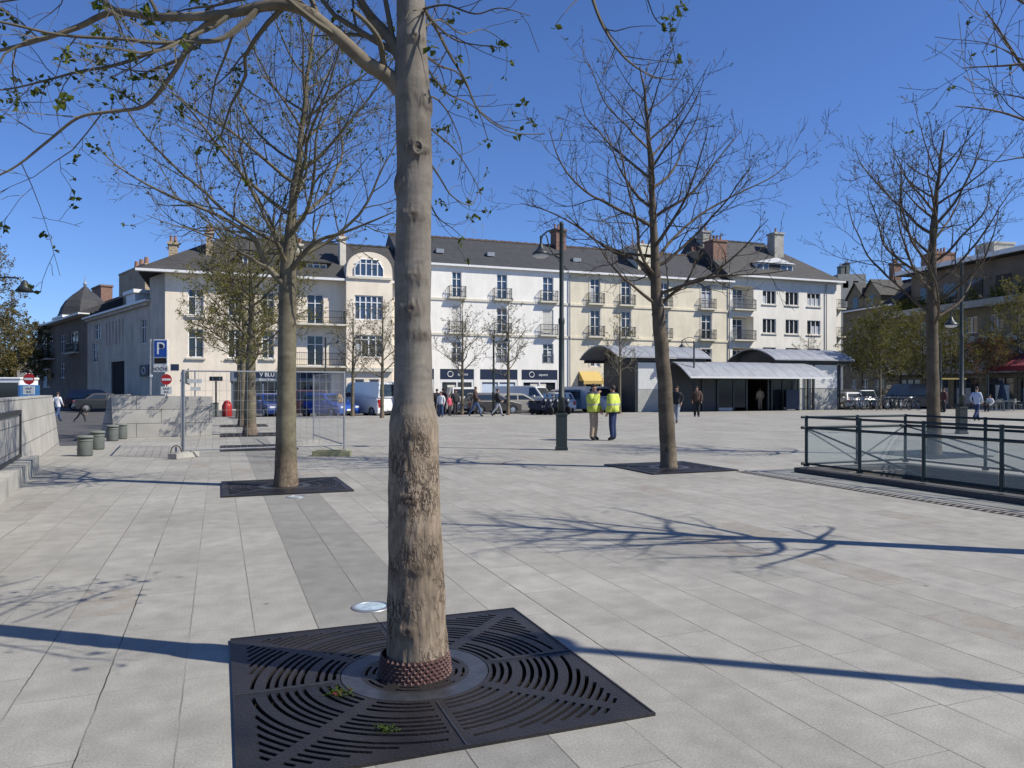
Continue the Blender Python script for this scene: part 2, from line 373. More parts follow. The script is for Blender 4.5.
# ------------------------------------------------------------------ tree grates
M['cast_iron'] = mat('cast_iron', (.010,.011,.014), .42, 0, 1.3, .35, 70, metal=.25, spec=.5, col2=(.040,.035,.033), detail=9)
M['iron_worn'] = mat('iron_worn', (.055,.06,.068), .35, .35, 9, .15, 60, metal=.4, spec=.5)
def grate_mesh(fine=True):
    bm = bmesh.new(); T = .022
    def cell(r0, r1, a0, a1, mi=0):
        n = max(1, int(abs(a1-a0)/R(4 if fine else 9)))
        for i in range(n):
            t0 = a0+(a1-a0)*i/n; t1 = a0+(a1-a0)*(i+1)/n
            vs = [bm.verts.new((r*math.cos(t), r*math.sin(t), 0)) for r, t in ((r0,t0),(r1,t0),(r1,t1),(r0,t1))]
            f = bm.faces.new(vs); f.material_index = mi
    # radial bands: (r0, r1, slotted, extra margin angle)
    bands = []; r = .20
    def solid(w, mi=0):
        nonlocal r; bands.append((r, r+w, False, mi)); r += w
    def slot(w):
        nonlocal r; bands.append((r, r+w, True, 0)); r += w
    solid(.022); slot(.016); solid(.024); slot(.016); solid(.024)
    solid(.006,1); solid(.10, 1); slot(.006); solid(.02)
    for grp in (3, 5, 12):
        for i in range(grp): slot(.022); solid(.0225)
        solid(.035)
    solid(.6)
    S = 2*math.pi
    for r0, r1, sl, mi in bands:
        if not sl or r1-r0 < .01:
            if sl: continue
            cell(r0, r1, 0, S, mi); continue
        for k in range(8):
            c0, c1 = k*S/8, (k+1)*S/8
            m = .035/r0
            a0, a1 = c0+m, c1-m
            lim = GR-.085
            # clip the slot so it stays inside the frame
            if r1 > lim:
                am = math.acos(lim/r1)  # |angle from axis| must exceed am
                if k % 2 == 0: a0 = max(a0, c0+am)
                else: a1 = min(a1, c1-am)
            if a1-a0 < .05: cell(r0, r1, c0, c1); continue
            cell(r0, r1, c0, a0); cell(r0, r1, a1, c1)
    for no_, co in (((1,0,0),(GR-.008,0,0)),((-1,0,0),(-GR+.008,0,0)),((0,1,0),(0,GR-.008,0)),((0,-1,0),(0,-GR+.008,0))):
        bmesh.ops.bisect_plane(bm, geom=bm.verts[:]+bm.edges[:]+bm.faces[:], plane_co=co, plane_no=no_, clear_outer=True)
    bmesh.ops.remove_doubles(bm, verts=bm.verts, dist=.0005)
    me = bpy.data.meshes.new('grate_plate'); bm.to_mesh(me); bm.free()
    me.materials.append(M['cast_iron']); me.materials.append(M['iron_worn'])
    return me
gm = grate_mesh()
def make_grate(loc, label, inpit):
    r_ = empty('tree_grate', loc, 0, label, 'tree grate', 'tree grates set in the plaza')
    o = bpy.data.objects.new('plate', gm); COL.objects.link(o); o.parent = r_; o.location = (0,0, .012 if inpit else .024)
    sm = o.modifiers.new('solid', 'SOLIDIFY'); sm.thickness = .02; sm.offset = -1
    f = MB(); zt = .016 if inpit else .027
    for x0, x1, y0, y1 in ((-GR,GR,-GR,-GR+.011),(-GR,GR,GR-.011,GR),(-GR,-GR+.011,-GR+.011,GR-.011),(GR-.011,GR,-GR+.011,GR-.011)): f.box(x0,x1,y0,y1,-.02 if inpit else 0.001,zt)
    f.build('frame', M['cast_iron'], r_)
    rib = MB()
    for k in range(8):
        a = k*math.pi/4; c, s_ = math.cos(a), math.sin(a); rib.xf = Matrix.Rotation(a, 4, 'Z')
        L_ = .955 if k % 2 == 0 else 1.32
        if k % 2 == 0:
            rib.box(.45, L_, -.004, -.0005, zt-.012, zt+.0015); rib.box(.45, L_, .0005, .004, zt-.012, zt+.0015)
            rib.xf = None; rib.build('seam', M['iron_worn'], r_); rib = MB()
    if not inpit:
        b = MB(); b.quad((-GR+.012,-GR+.012,.006),(GR-.012,-GR+.012,.006),(GR-.012,GR-.012,.006),(-GR+.012,GR-.012,.006)); b.build('bed', M['dark'], r_)
    return r_
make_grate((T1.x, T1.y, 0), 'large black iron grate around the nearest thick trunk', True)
G2 = ((1.0, 12.96, 'black iron grate at the foot of the second trunk on the left'), (8.5, 13.28, 'black iron grate at the foot of the dark tree right of the workmen'),
      (16.1, 13.7, 'black iron grate round the tree behind the glass stair railing'), (1.0, 21.8, 'empty treeless grate behind the temporary mesh fencing'),
      (1.0, 28.0, 'iron grate under the leafy tree behind the mesh fencing'), (1.0, 35.0, 'iron grate under the slim trunk nearer the red bin'))
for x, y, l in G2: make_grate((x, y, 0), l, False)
# studded collar round the near trunk
c = MB(); n = 36
def lean(z): return Vector((T1.x - .008*z, T1.y, z))
for j in range(6):
    z = .014 + j*.0195
    rr = .199 - z*.12
    for i in range(n):
        a = 2*math.pi*(i + .5*(j % 2))/n
        ca, sa = math.cos(a), math.sin(a); P = Vector((T1.x+rr*ca, T1.y+rr*sa, z)); o_ = Vector((ca,sa,0)); t_ = Vector((-sa,ca,0)); w = .0135; h = .0155
        c.add([P-t_*w, P-Vector((0,0,h)), P+t_*w, P+Vector((0,0,h)), P+o_*.013], [(0,1,4),(1,2,4),(2,3,4),(3,0,4)])
sl = MB(); sl.lathe([(.198,.0),(.184,.125)], (T1.x,T1.y,0), 48, cap=False)
cr_ = empty('trunk_collar', (0,0,0), 0, 'rusty studded metal collar round the foot of the nearest trunk', 'collar')
c.build('studs', mat('rust_paint', (.105,.055,.046), .65, .3, 12, .3, 80), cr_)
sl.build('sleeve', mat('rust_dark', (.055,.025,.02), .8, .3, 15, .3, 80), cr_, smooth=True)
# ground lights
def ground_light(loc, label):
    r_ = empty('ground_light', loc, 0, label, 'ground light', 'round lights set in the paving')
    a = MB(); a.lathe([(.145,.001),(.143,.006),(.135,.008),(.112,.008),(.112,.003)], sides=40, cap=False); a.build('rim', M['galv'], r_, True)
    b = MB(); b.lathe([(.112,.005),(.08,.007),(.001,.008)], sides=40, cap=False); b.build('lens', mat('lens', (.34,.42,.46), .2, .35, 14, .1), r_, True)
    return r_
gl = ground_light(ground(371, 607), 'round glass light in the paving beside the nearest tree')
dup(gl, ground(296, 497), .5, 'round glass light in the paving by the second trunk on the left')
# slotted drains beside the stairwell
dm = MB()
for xx in (9.32, 9.50):
    dm.box(xx-.006, xx+.006, 1, 12.2, .003, .007)
y = 1.0
while y < 12.2:
    dm.box(9.36, 9.46, y, y+.05, .003, .006); y += .12
tag(dm.build('drain_channel', M['cast_iron']), 'long slotted drain in the paving beside the stairwell railing', 'drain')
# weeds growing through the near grate
def weed(loc, n, label, seed, flowers=False):
    rg = random.Random(seed); w = MB()
    for i in range(n):
        a = rg.random()*6.28; l = rg.uniform(.012,.032); h = rg.uniform(.003,.03); wd = rg.uniform(.004,.008); o = Vector((rg.gauss(0,.03), rg.gauss(0,.02), 0))
        d = Vector((math.cos(a), math.sin(a), 0)); t = Vector((-d.y, d.x, 0))
        w.add([o+Vector((0,0,.005)), o+d*l*.6+t*wd+Vector((0,0,h)), o+d*l+Vector((0,0,h*.9)), o+d*l*.6-t*wd+Vector((0,0,h))], [(0,1,2,3)], 1 if flowers and rg.random() < .25 else 0)
    o = w.build('weed', [leafmat('weed_leaf', (.035,.06,.015), (.09,.13,.03)), leafmat('weed_red', (.12,.03,.03), (.2,.06,.05))], loc=loc)
    tag(o, label, 'weed', 'weeds growing through the near grate')
weed(ground(338, 697)+Vector((0,0,.01)), 60, 'small weed with reddish leaves growing through the near grate', 3, True)
weed(ground(385, 733)+Vector((0,0,.01)), 40, 'flat green weed in the grate nearest the picture bottom', 4)
# ------------------------------------------------------------------ trees
def barkmat(name, c_up, c_lo, zsplit, dark):
    m = bpy.data.materials.new(name); m.use_nodes = True; nt = m.node_tree; N = nt.nodes; L = nt.links
    b = N['Principled BSDF']; b.inputs['Roughness'].default_value = .85; b.inputs['Specular IOR Level'].default_value = .25
    tc = N.new('ShaderNodeTexCoord'); sp = N.new('ShaderNodeSeparateXYZ'); L.new(tc.outputs['Object'], sp.inputs[0])
    def ramp(v, p0, c0, p1, c1):
        cr = N.new('ShaderNodeValToRGB'); cr.color_ramp.elements[0].position = p0; cr.color_ramp.elements[1].position = p1
        cr.color_ramp.elements[0].color = (*c0, 1); cr.color_ramp.elements[1].color = (*c1, 1); L.new(v, cr.inputs[0]); return cr.outputs[0]
    def mx(f, a, bb, mode='MIX'):
        x = N.new('ShaderNodeMix'); x.data_type = 'RGBA'; x.blend_type = mode
        for i, q in ((0, f), (6, a), (7, bb)):
            if isinstance(q, (int, float)): x.inputs[i].default_value = q
            elif isinstance(q, tuple): x.inputs[i].default_value = (*q, 1)
            else: L.new(q, x.inputs[i])
        return x.outputs[2]
    n1 = N.new('ShaderNodeTexNoise'); n1.inputs['Scale'].default_value = 7; n1.inputs['Detail'].default_value = 8; n1.inputs['Roughness'].default_value = .7; L.new(tc.outputs['Object'], n1.inputs['Vector'])
    mp = N.new('ShaderNodeMapping'); mp.inputs['Scale'].default_value = (22,22,6); L.new(tc.outputs['Object'], mp.inputs[0])
    n2 = N.new('ShaderNodeTexNoise'); n2.inputs['Scale'].default_value = 1.6; n2.inputs['Detail'].default_value = 6; L.new(mp.outputs[0], n2.inputs['Vector'])
    # plates: distorted voronoi cracks
    mp3 = N.new('ShaderNodeMapping'); mp3.inputs['Scale'].default_value = (34,34,12); L.new(tc.outputs['Object'], mp3.inputs[0])
    n3 = N.new('ShaderNodeTexNoise'); n3.inputs['Scale'].default_value = 1.3; n3.inputs['Detail'].default_value = 3; L.new(mp3.outputs[0], n3.inputs['Vector'])
    va = N.new('ShaderNodeVectorMath'); va.operation = 'ADD'; L.new(mp3.outputs[0], va.inputs[0])
    vs = N.new('ShaderNodeVectorMath'); vs.operation = 'SCALE'; vs.inputs['Scale'].default_value = 2.6; L.new(n3.outputs['Color'], vs.inputs[0]); L.new(vs.outputs[0], va.inputs[1])
    vo = N.new('ShaderNodeTexVoronoi'); vo.feature = 'DISTANCE_TO_EDGE'; L.new(va.outputs[0], vo.inputs['Vector']); vo.inputs['Scale'].default_value = 1.0
    crack = ramp(vo.outputs['Distance'], .01, (0,0,0), .16, (1,1,1))
    ms = N.new('ShaderNodeMapRange'); ms.inputs['From Min'].default_value = zsplit-.12; ms.inputs['From Max'].default_value = zsplit+.12; zz = N.new('ShaderNodeMath'); zz.operation = 'MULTIPLY_ADD'; L.new(n1.outputs[0], zz.inputs[0]); zz.inputs[1].default_value = .3; L.new(sp.outputs[2], zz.inputs[2]); zz2 = N.new('ShaderNodeMath'); zz2.operation = 'SUBTRACT'; L.new(zz.outputs[0], zz2.inputs[0]); zz2.inputs[1].default_value = .15; L.new(zz2.outputs[0], ms.inputs['Value'])
    # patchy presence of cracks
    n4 = N.new('ShaderNodeTexNoise'); n4.inputs['Scale'].default_value = 5; n4.inputs['Detail'].default_value = 4; L.new(tc.outputs['Object'], n4.inputs['Vector'])
    up = mx(ramp(n1.outputs[0], .35, (0,0,0), .65, (1,1,1)), tuple(c*.72 for c in c_up), c_up)
    lo = mx(ramp(n2.outputs[0], .35, (0,0,0), .65, (1,1,1)), tuple(c*.68 for c in c_lo), c_lo)
    patch = ramp(n4.outputs[0], .44, (0,0,0), .62, (1,1,1))
    inv = N.new('ShaderNodeMath'); inv.operation = 'SUBTRACT'; inv.inputs[0].default_value = 1; L.new(crack, inv.inputs[1])
    cm = N.new('ShaderNodeMath'); cm.operation = 'MULTIPLY'; L.new(inv.outputs[0], cm.inputs[0]); L.new(patch, cm.inputs[1])
    cm2 = N.new('ShaderNodeMath'); cm2.operation = 'MULTIPLY'; L.new(cm.outputs[0], cm2.inputs[0]); cm2.inputs[1].default_value = .92
    lo = mx(cm2.outputs[0], lo, dark)
    # darker horizontal marks on the smooth upper bark
    mp5 = N.new('ShaderNodeMapping'); mp5.inputs['Scale'].default_value = (3,3,26); L.new(tc.outputs['Object'], mp5.inputs[0])
    n5 = N.new('ShaderNodeTexNoise'); n5.inputs['Scale'].default_value = 1; n5.inputs['Detail'].default_value = 5; L.new(mp5.outputs[0], n5.inputs['Vector'])
    up = mx(.22, up, ramp(n5.outputs[0], .3, (.6,.58,.55), .5, (1.05,1.05,1.05)), 'MULTIPLY')
    n6 = N.new('ShaderNodeTexNoise'); n6.inputs['Scale'].default_value = 2.2; n6.inputs['Detail'].default_value = 7; n6.inputs['Roughness'].default_value = .72; L.new(tc.outputs['Object'], n6.inputs['Vector'])
    blot = ramp(n6.outputs[0], .36, (.52,.50,.46), .62, (1.2,1.2,1.18)); up = mx(.85, up, blot, 'MULTIPLY'); lo = mx(.7, lo, blot, 'MULTIPLY')
    sr = N.new('ShaderNodeAttribute'); sr.attribute_name = 'scar'; sm_ = N.new('ShaderNodeMath'); sm_.operation = 'MULTIPLY'; L.new(sr.outputs['Fac'], sm_.inputs[0]); L.new(ramp(n2.outputs[0], .35, (.35,.35,.35), .6, (1,1,1)), sm_.inputs[1])
    up = mx(sm_.outputs[0], up, dark); lo = mx(sm_.outputs[0], lo, dark)
    col = mx(ms.outputs[0], lo, up); L.new(col, b.inputs['Base Color'])
    h1 = N.new('ShaderNodeMath'); h1.operation = 'MULTIPLY_ADD'; L.new(cm.outputs[0], h1.inputs[0]); h1.inputs[1].default_value = -1.2; L.new(n2.outputs[0], h1.inputs[2])
    h2 = N.new('ShaderNodeMix'); h2.data_type = 'FLOAT'; L.new(ms.outputs[0], h2.inputs[0]); L.new(h1.outputs[0], h2.inputs[2])
    h3 = N.new('ShaderNodeMath'); h3.operation = 'MULTIPLY'; L.new(n5.outputs[0], h3.inputs[0]); h3.inputs[1].default_value = .25; L.new(h3.outputs[0], h2.inputs[3])
    bp = N.new('ShaderNodeBump'); bp.inputs['Strength'].default_value = .6; bp.inputs['Distance'].default_value = .012; L.new(h2.outputs[0], bp.inputs['Height']); L.new(bp.outputs[0], b.inputs['Normal'])
    return m
M['bark_near'] = barkmat('bark_near', (.20,.18,.152), (.285,.225,.165), 1.46, (.04,.026,.018))
M['bark_mid'] = barkmat('bark_mid', (.165,.145,.10), (.23,.18,.125), .5, (.05,.035,.025))
M['bark_dark'] = barkmat('bark_dark', (.125,.10,.072), (.22,.18,.13), .5, (.04,.03,.02))
M['bark_limb'] = barkmat('bark_limb', (.19,.16,.115), (.19,.16,.115), -9, (.05,.035,.025))
M['twig_dark'] = mat('twig_dark', (.055,.046,.034), .85, .2, 6)
M['twig'] = mat('twig_bark', (.095,.082,.055), .85, .25, 6)
M['twig_grey'] = mat('twig_grey', (.20,.185,.15), .85, .25, 6)

def trunk_mesh(mb, prof, sides, rough, seed, knots=()):
    """prof: list of (z, r, dx, dy). displaced rings"""
    rg = random.Random(seed); vs = []; fs = []; scar = []
    zs = []
    for i in range(len(prof)-1):
        n = max(1, int((prof[i+1][0]-prof[i][0])/rough[0]))
        for k in range(n):
            t = k/n; t2 = t*t*(3-2*t) if rough[3] else t
            zs.append([prof[i][j]*(1-t2)+prof[i+1][j]*t2 if j else prof[i][0]*(1-t)+prof[i+1][0]*t for j in range(4)])
    zs.append(list(prof[-1]))
    for z, r, dx, dy in zs:
        for k in range(sides):
            a = 2*math.pi*k/sides; ca, sa = math.cos(a), math.sin(a)
            nz = noise.noise((ca*2+seed, sa*2, z*1.5))*rough[1]*1.0 + noise.noise((ca*7, sa*7+seed, z*(9 if z < 1.45 else 4)))*(rough[1]*.55 if z < 1.45 else rough[1]*.15)
            if sides > 60 and z < 1.5: nz += .016*max(0, abs(noise.noise((ca*11, sa*11+9, z*8)))*2-.25)*min(1,(1.5-z)*5) + .007*noise.noise((ca*24, sa*24, z*16))
            rr = r*(1+nz); sc = 0
            for kz, ka, kr, kh in knots:
                da = (a-ka+math.pi) % (2*math.pi)-math.pi; wn_ = noise.noise((ca*6+kz*9, sa*6, z*9)); dd = math.hypot(da*r*.85, (z-kz)*1.5)/kr*(1+.55*wn_)
                if dd < 2.6:
                    sc = max(sc, math.exp(-(dd*1.3)**2)*.85, .35*math.exp(-((dd-1.15)*6)**2)); rr += kh*.13*math.sin(dd*9)*math.exp(-dd*.9)
                    rr += kh*math.exp(-dd*dd*1.3) - (kh*.9*math.exp(-(dd*3.4)**2) if kh > 0 else 0)
            vs.append((dx+rr*ca, dy+rr*sa, z)); scar.append(min(1, sc))
    mb.scar = scar
    n = len(zs)
    for i in range(n-1):
        for k in range(sides):
            k2 = (k+1) % sides; fs.append((i*sides+k, i*sides+k2, (i+1)*sides+k2, (i+1)*sides+k))
    mb.add(vs, fs)

class Tree:
    def __init__(s, seed): s.rg = random.Random(seed); s.limb = MB(); s.tw = MB(); s.lf = MB(); s.tips = []; s.dens = 1.0; s.leafp = .3; s.leafs = .045; s.maxl = 3; s.cl = 4; s.minr = .0022; s.along = 0
    def leafcluster(s, p, n=None):
        rg = s.rg
        for i in range(n or rg.randint(2, s.cl)):
            d = Vector((rg.gauss(0,1), rg.gauss(0,1), rg.gauss(-.15,.8))).normalized(); L = s.leafs*rg.uniform(.6,1.25)
            t = d.cross(Vector((rg.gauss(0,1),rg.gauss(0,1),rg.gauss(0,1)))).normalized()*L*.33; nn = d.cross(t).normalized()*L*.15
            o = p+Vector((rg.gauss(0,1),rg.gauss(0,1),rg.gauss(0,1)))*s.leafs*.25
            s.lf.add([o, o+d*L*.5+t+nn, o+d*L, o+d*L*.5-t+nn], [(0,1,2,3)])
    def branch(s, p, d, L, r, lvl, up=.05, sp=None):
        rg = s.rg; seg = (.22,.14,.09,.07)[min(lvl,3)]
        n = max(3, int(L/seg)); pts = [p.copy()]; rs = [r]; q = p.copy(); d = d.normalized(); step = L/n; dirs = [d.copy()]
        jit = (.10,.16,.2,.25)[min(lvl,3)]
        for i in range(n):
            d = (d + Vector((rg.gauss(0,jit), rg.gauss(0,jit), rg.gauss(0,jit*.8)+up))).normalized()
            q = q + d*step; pts.append(q.copy()); rs.append(max(s.minr, r*(1-.82*(i+1)/n))); dirs.append(d.copy())
        s.emit(pts, rs, lvl)
        if s.along and lvl >= 1:
            for q_ in pts[1:]:
                if rg.random() < s.along: s.leafcluster(q_+Vector((rg.gauss(0,.06),rg.gauss(0,.06),rg.gauss(-.03,.06))), rg.randint(1,3))
        s.kids(pts, rs, dirs, L, lvl, up)
    def emit(s, pts, rs, lvl):
        rs = [r_*(1+.10*noise.noise((i_*.9, pts[0].x*7, pts[0].y*5))) for i_, r_ in enumerate(rs)]
        (s.limb if rs[0] > .02 else s.tw).tube(pts, rs, 8 if rs[0] > .03 else (5 if rs[0] > .008 else 3), cap=False)
    def kids(s, pts, rs, dirs, L, lvl, up, t0=.22):
        rg = s.rg
        if lvl >= s.maxl or L < .15:
            if rg.random() < s.leafp: s.leafcluster(pts[-1])
            return
        if rg.random() < s.leafp: s.leafcluster(pts[-1])
        spc = (.20,.15,.12)[min(lvl,2)]/s.dens
        acc = L*t0; side = rg.random()*6.28; n = len(pts)-1
        while acc < L*.97:
            t = acc/L*n; i = min(int(t), n-1); f = t-i
            P = pts[i].lerp(pts[i+1], f); D = dirs[min(i+1, len(dirs)-1)]
            side += 2.4+rg.gauss(0,.4)
            o = D.orthogonal().normalized(); o = Matrix.Rotation(side, 3, D) @ o
            ang = R(rg.uniform(32,58)); cd_ = (D*math.cos(ang)+o*math.sin(ang)); cd_.z += .12; 
            cl = (L*(.62-.34*acc/L))*rg.uniform(.55,1.15)
            if lvl >= 1: cl = min(cl, .55)
            if lvl >= 2: cl = min(cl*.8, .28)
            rr = max(s.minr, (rs[i]*.5)) if lvl < 2 else max(s.minr, rs[i]*.6)
            if cl > .05: s.branch(P, cd_, cl, min(rr, .03), lvl+1, up=.05)
            acc += spc*rg.uniform(.6,1.5)
    def poly(s, pts, r0, r1, lvl=0, kids=True, sub=5, t0=.15):
        """hand-laid limb through points"""
        P = [Vector(p) for p in pts]; out = []
        for i in range(len(P)-1):
            a, b, c, d = P[max(i-1,0)], P[i], P[i+1], P[min(i+2, len(P)-1)]
            for k in range(sub):
                t = k/sub
                out.append(.5*((2*b)+(-a+c)*t+(2*a-5*b+4*c-d)*t*t+(-a+3*b-3*c+d)*t*t*t))
        out.append(P[-1]); n = len(out)
        rs = [r0+(r1-r0)*(i/(n-1))**.8 for i in range(n)]
        L = sum((out[i+1]-out[i]).length for i in range(n-1)); dirs = [(out[min(i+1,n-1)]-out[max(i-1,0)]).normalized() for i in range(n)]
        s.emit(out, rs, lvl)
        if kids: s.kids(out, rs, dirs, L, lvl, .03, t0)
    def finish(s, root, bark, twig, leaf):
        if s.limb.v: s.limb.build('limbs', bark, root, True)
        mats = [twig, leaf]; nl = len(s.tw.f)
        if s.tw.v or s.lf.v:
            cm = MB(); cm.v = s.tw.v; cm.f = s.tw.f; cm.m = [0]*len(s.tw.f); cm.add(s.lf.v, s.lf.f, 1); cm.build('crown', mats, root)

# --- nearest tree
D1 = 4.3
def prof_px(rows, D, base):
    out = []
    for cx, w, y in rows:
        z = CAM_H+(HOR-y)/F_PX*D; lat = (cx-512)/F_PX*D; x, yy = cam2w(lat, D); out.append((z, w/2/F_PX*D, x-base.x, yy-base.y))
    return out
tb = Vector((T1.x, T1.y, 0))
nt_ = empty('plane_tree', tb, 0, 'nearest bare tree with thick scarred grey trunk rising from the large iron grate', 'tree')
rows = [(418,66,680),(418,64,668),(417.5,61.5,650),(416,58.5,620),(416,58,600),(415.5,54,560),(415,52,523),(414.5,50,480),(414,48,440),(414,48,424),(413.5,45,414),(413.5,40,404),(413,38,385),(413,37,354),(412.5,36,318),(413,36.5,290),(413,38,270),(413.5,36,250),(414,35,200),(414.5,36,185),(414.5,35,160),(413.5,35,130),(413,35,107),(412,36,85),(411.5,33,60),(411.5,31,43),(411,29,20),(410.5,28.5,0)]
prof = prof_px(rows, D1, tb); prof[0] = (-.12, *prof[0][1:])
zt = prof[-1][0]; prof += [(zt+1.0,.068,-.05,.02),(zt+2.3,.045,.02,.05),(zt+3.6,.02,.08,.0),(zt+4.3,.006,.12,.02)]
vd = math.atan2(-1, 0)  # facing direction of camera from trunk
camdir = math.atan2(-(T1.y), -(T1.x))
knots = [(2.93,camdir+.18,.055,.028),(2.56,camdir-.05,.05,.012),(2.22,camdir+.05,.05,.012),(2.04,camdir-.1,.055,.016),(3.55,camdir+.15,.042,.022),(2.75,camdir-1.4,.06,.022),(3.2,camdir+1.3,.06,.02),(1.0,camdir-.2,.045,.016),(.62,camdir+.1,.05,.014),(.28,camdir-.3,.055,.016),(1.35,camdir+.2,.04,.01),(1.9,camdir+.6,.05,.012)]
tm = MB(); trunk_mesh(tm, prof, 150, (.0085,.045,0,False), 3, knots)
tr_o = tm.build('trunk', M['bark_near'], nt_, True); at_ = tr_o.data.attributes.new('scar', 'FLOAT', 'POINT'); at_.data.foreach_set('value', tm.scar)
# black hollow in the open knot
kz = 2.93; ka = camdir+.18; kk = MB(); rr = .094
kc = Vector((math.cos(ka)*.0965+prof[18][2], math.sin(ka)*.0965+prof[18][3], kz))
oo = Vector((math.cos(ka), math.sin(ka), 0)); tt = Vector((-oo.y, oo.x, 0))
ring = [kc+oo*.012+tt*(.026*math.cos(t))+Vector((0,0,.034*math.sin(t)))*(1.0) for t in [2*math.pi*i/16 for i in range(17)]]
kk.tube(ring, .0095, 6, 0, False)
kk.add([kc+oo*.006+tt*(.024*math.cos(t))+Vector((0,0,.031*math.sin(t))) for t in [2*math.pi*i/16 for i in range(16)]], [tuple(range(16))], 1)
kk.build('hollow_knot', [M['bark_near'], M['dark']], nt_, True)
t1 = Tree(11); t1.leafp = .42; t1.leafs = .042; t1.cl = 9; t1.dens = .95; t1.minr = .0018
def L1(pp): return [at(x, y, D)-tb for x, y, D in pp]
t1.poly(L1([(409,100,4.3),(396,84,4.28),(382,72,4.26),(365,62,4.24),(336,35,4.2),(305,11,4.15),(273,5,4.15),(219,15,4.2),(156,17,4.3),(113,12,4.35),(78,27,4.4),(39,40,4.4),(-10,52,4.45),(-90,60,4.6)]), .055, .007, 0, t0=.3)
t1.poly(L1([(412,75,4.3),(398,52,4.32),(388,36,4.35),(366,10,4.45),(350,-25,4.6),(340,-90,4.8),(322,-170,5.0)]), .05, .006, 0)
t1.poly(L1([(262,6,4.16),(238,28,4.1),(219,40,4.05),(190,42,4.0),(156,43,3.95),(120,39,3.9),(60,35,3.8),(0,22,3.7),(-80,10,3.6)]), .019, .005, 0)
t1.poly(L1([(219,17,4.2),(196,34,4.3),(180,62,4.4),(168,80,4.45),(145,106,4.5),(109,112,4.5),(78,118,4.5),(47,142,4.5),(10,170,4.5),(-40,190,4.5)]), .020, .005, 0, t0=.2)
t1.poly(L1([(200,30,4.3),(170,45,4.6),(120,64,4.8),(78,72,5.0),(40,82,5.1),(0,90,5.2),(-70,92,5.4)]), .016, .004, 1)
t1.poly(L1([(310,14,4.15),(280,-10,4.3),(240,-30,4.6),(180,-45,5.0),(110,-60,5.3)]), .03, .006, 0)
t1.poly(L1([(385,70,4.26),(382,52,4.2),(378,38,4.1),(366,22,4.0),(352,10,3.9)]), .02, .012, 2, kids=False)
t1.poly(L1([(120,12,4.35),(90,-4,4.5),(50,-6,4.7),(0,2,4.9),(-60,6,5.0)]), .014, .004, 1)
# right hand side twigs hanging from limbs above the frame
t1.poly(L1([(412,-60,4.3),(450,-95,4.2),(520,-110,4.0),(575,-70,3.85),(590,-10,3.8),(604,28,3.75),(625,58,3.7),(652,76,3.7),(680,80,3.7)]), .02, .002, 2, t0=.5)
t1.poly(L1([(580,-60,3.85),(600,-30,3.8),(640,-12,3.8),(655,18,3.75),(667,28,3.75)]), .007, .0025, 2, t0=.5)
t1.poly(L1([(418,-20,4.35),(426,12,4.5),(437,30,4.6),(450,55,4.7),(465,80,4.8),(480,112,4.85),(510,132,4.9),(545,134,5.0)]), .014, .003, 1)
t1.poly(L1([(420,0,4.35),(432,20,4.2),(452,38,4.1),(470,44,4.0),(497,47,3.95)]), .010, .0025, 2)
t1.poly(L1([(418,50,4.4),(440,66,4.7),(460,75,4.9),(478,110,5.1),(488,140,5.2)]), .010, .0025, 2)
t1.poly(L1([(420,120,4.5),(438,135,5.0),(455,150,5.3),(470,172,5.5),(482,195,5.6)]), .009, .0025, 2)
t1.poly(L1([(422,150,4.45),(440,178,4.9),(452,196,5.2),(470,205,5.5),(480,190,5.7)]), .008, .0025, 2)
for pts_ in ([(420,30,4.4),(440,20,4.6),(462,34,4.8),(485,30,5.0),(512,48,5.1)],[(422,95,4.5),(438,100,4.8),(452,120,5.1),(462,150,5.3),(458,180,5.4)],
             [(420,10,4.3),(445,5,4.1),(475,14,4.0),(500,8,3.9),(530,16,3.85)],[(421,60,4.5),(446,92,4.8),(470,104,5.0),(498,124,5.2),(520,130,5.3)],[(423,185,4.6),(436,215,5.2),(452,228,5.5),(466,240,5.8)]):
    t1.poly(L1(pts_), .008, .002, 2)
# upper crown, out of frame but throwing shade
rg = t1.rg; t1.maxl = 2; t1.dens = .6
for i in range(18):
    z = zt+.3+i*.2; a = i*2.4; L_ = (2.4-.1*i)*rg.uniform(.7,1.1)
    t1.branch(Vector((-.05+.03*(z-zt), .02, z)), Vector((math.cos(a), math.sin(a), .55)), L_, .03, 0, .04)
t1.finish(nt_, M['bark_limb'], M['twig'], M['green_leaf'])

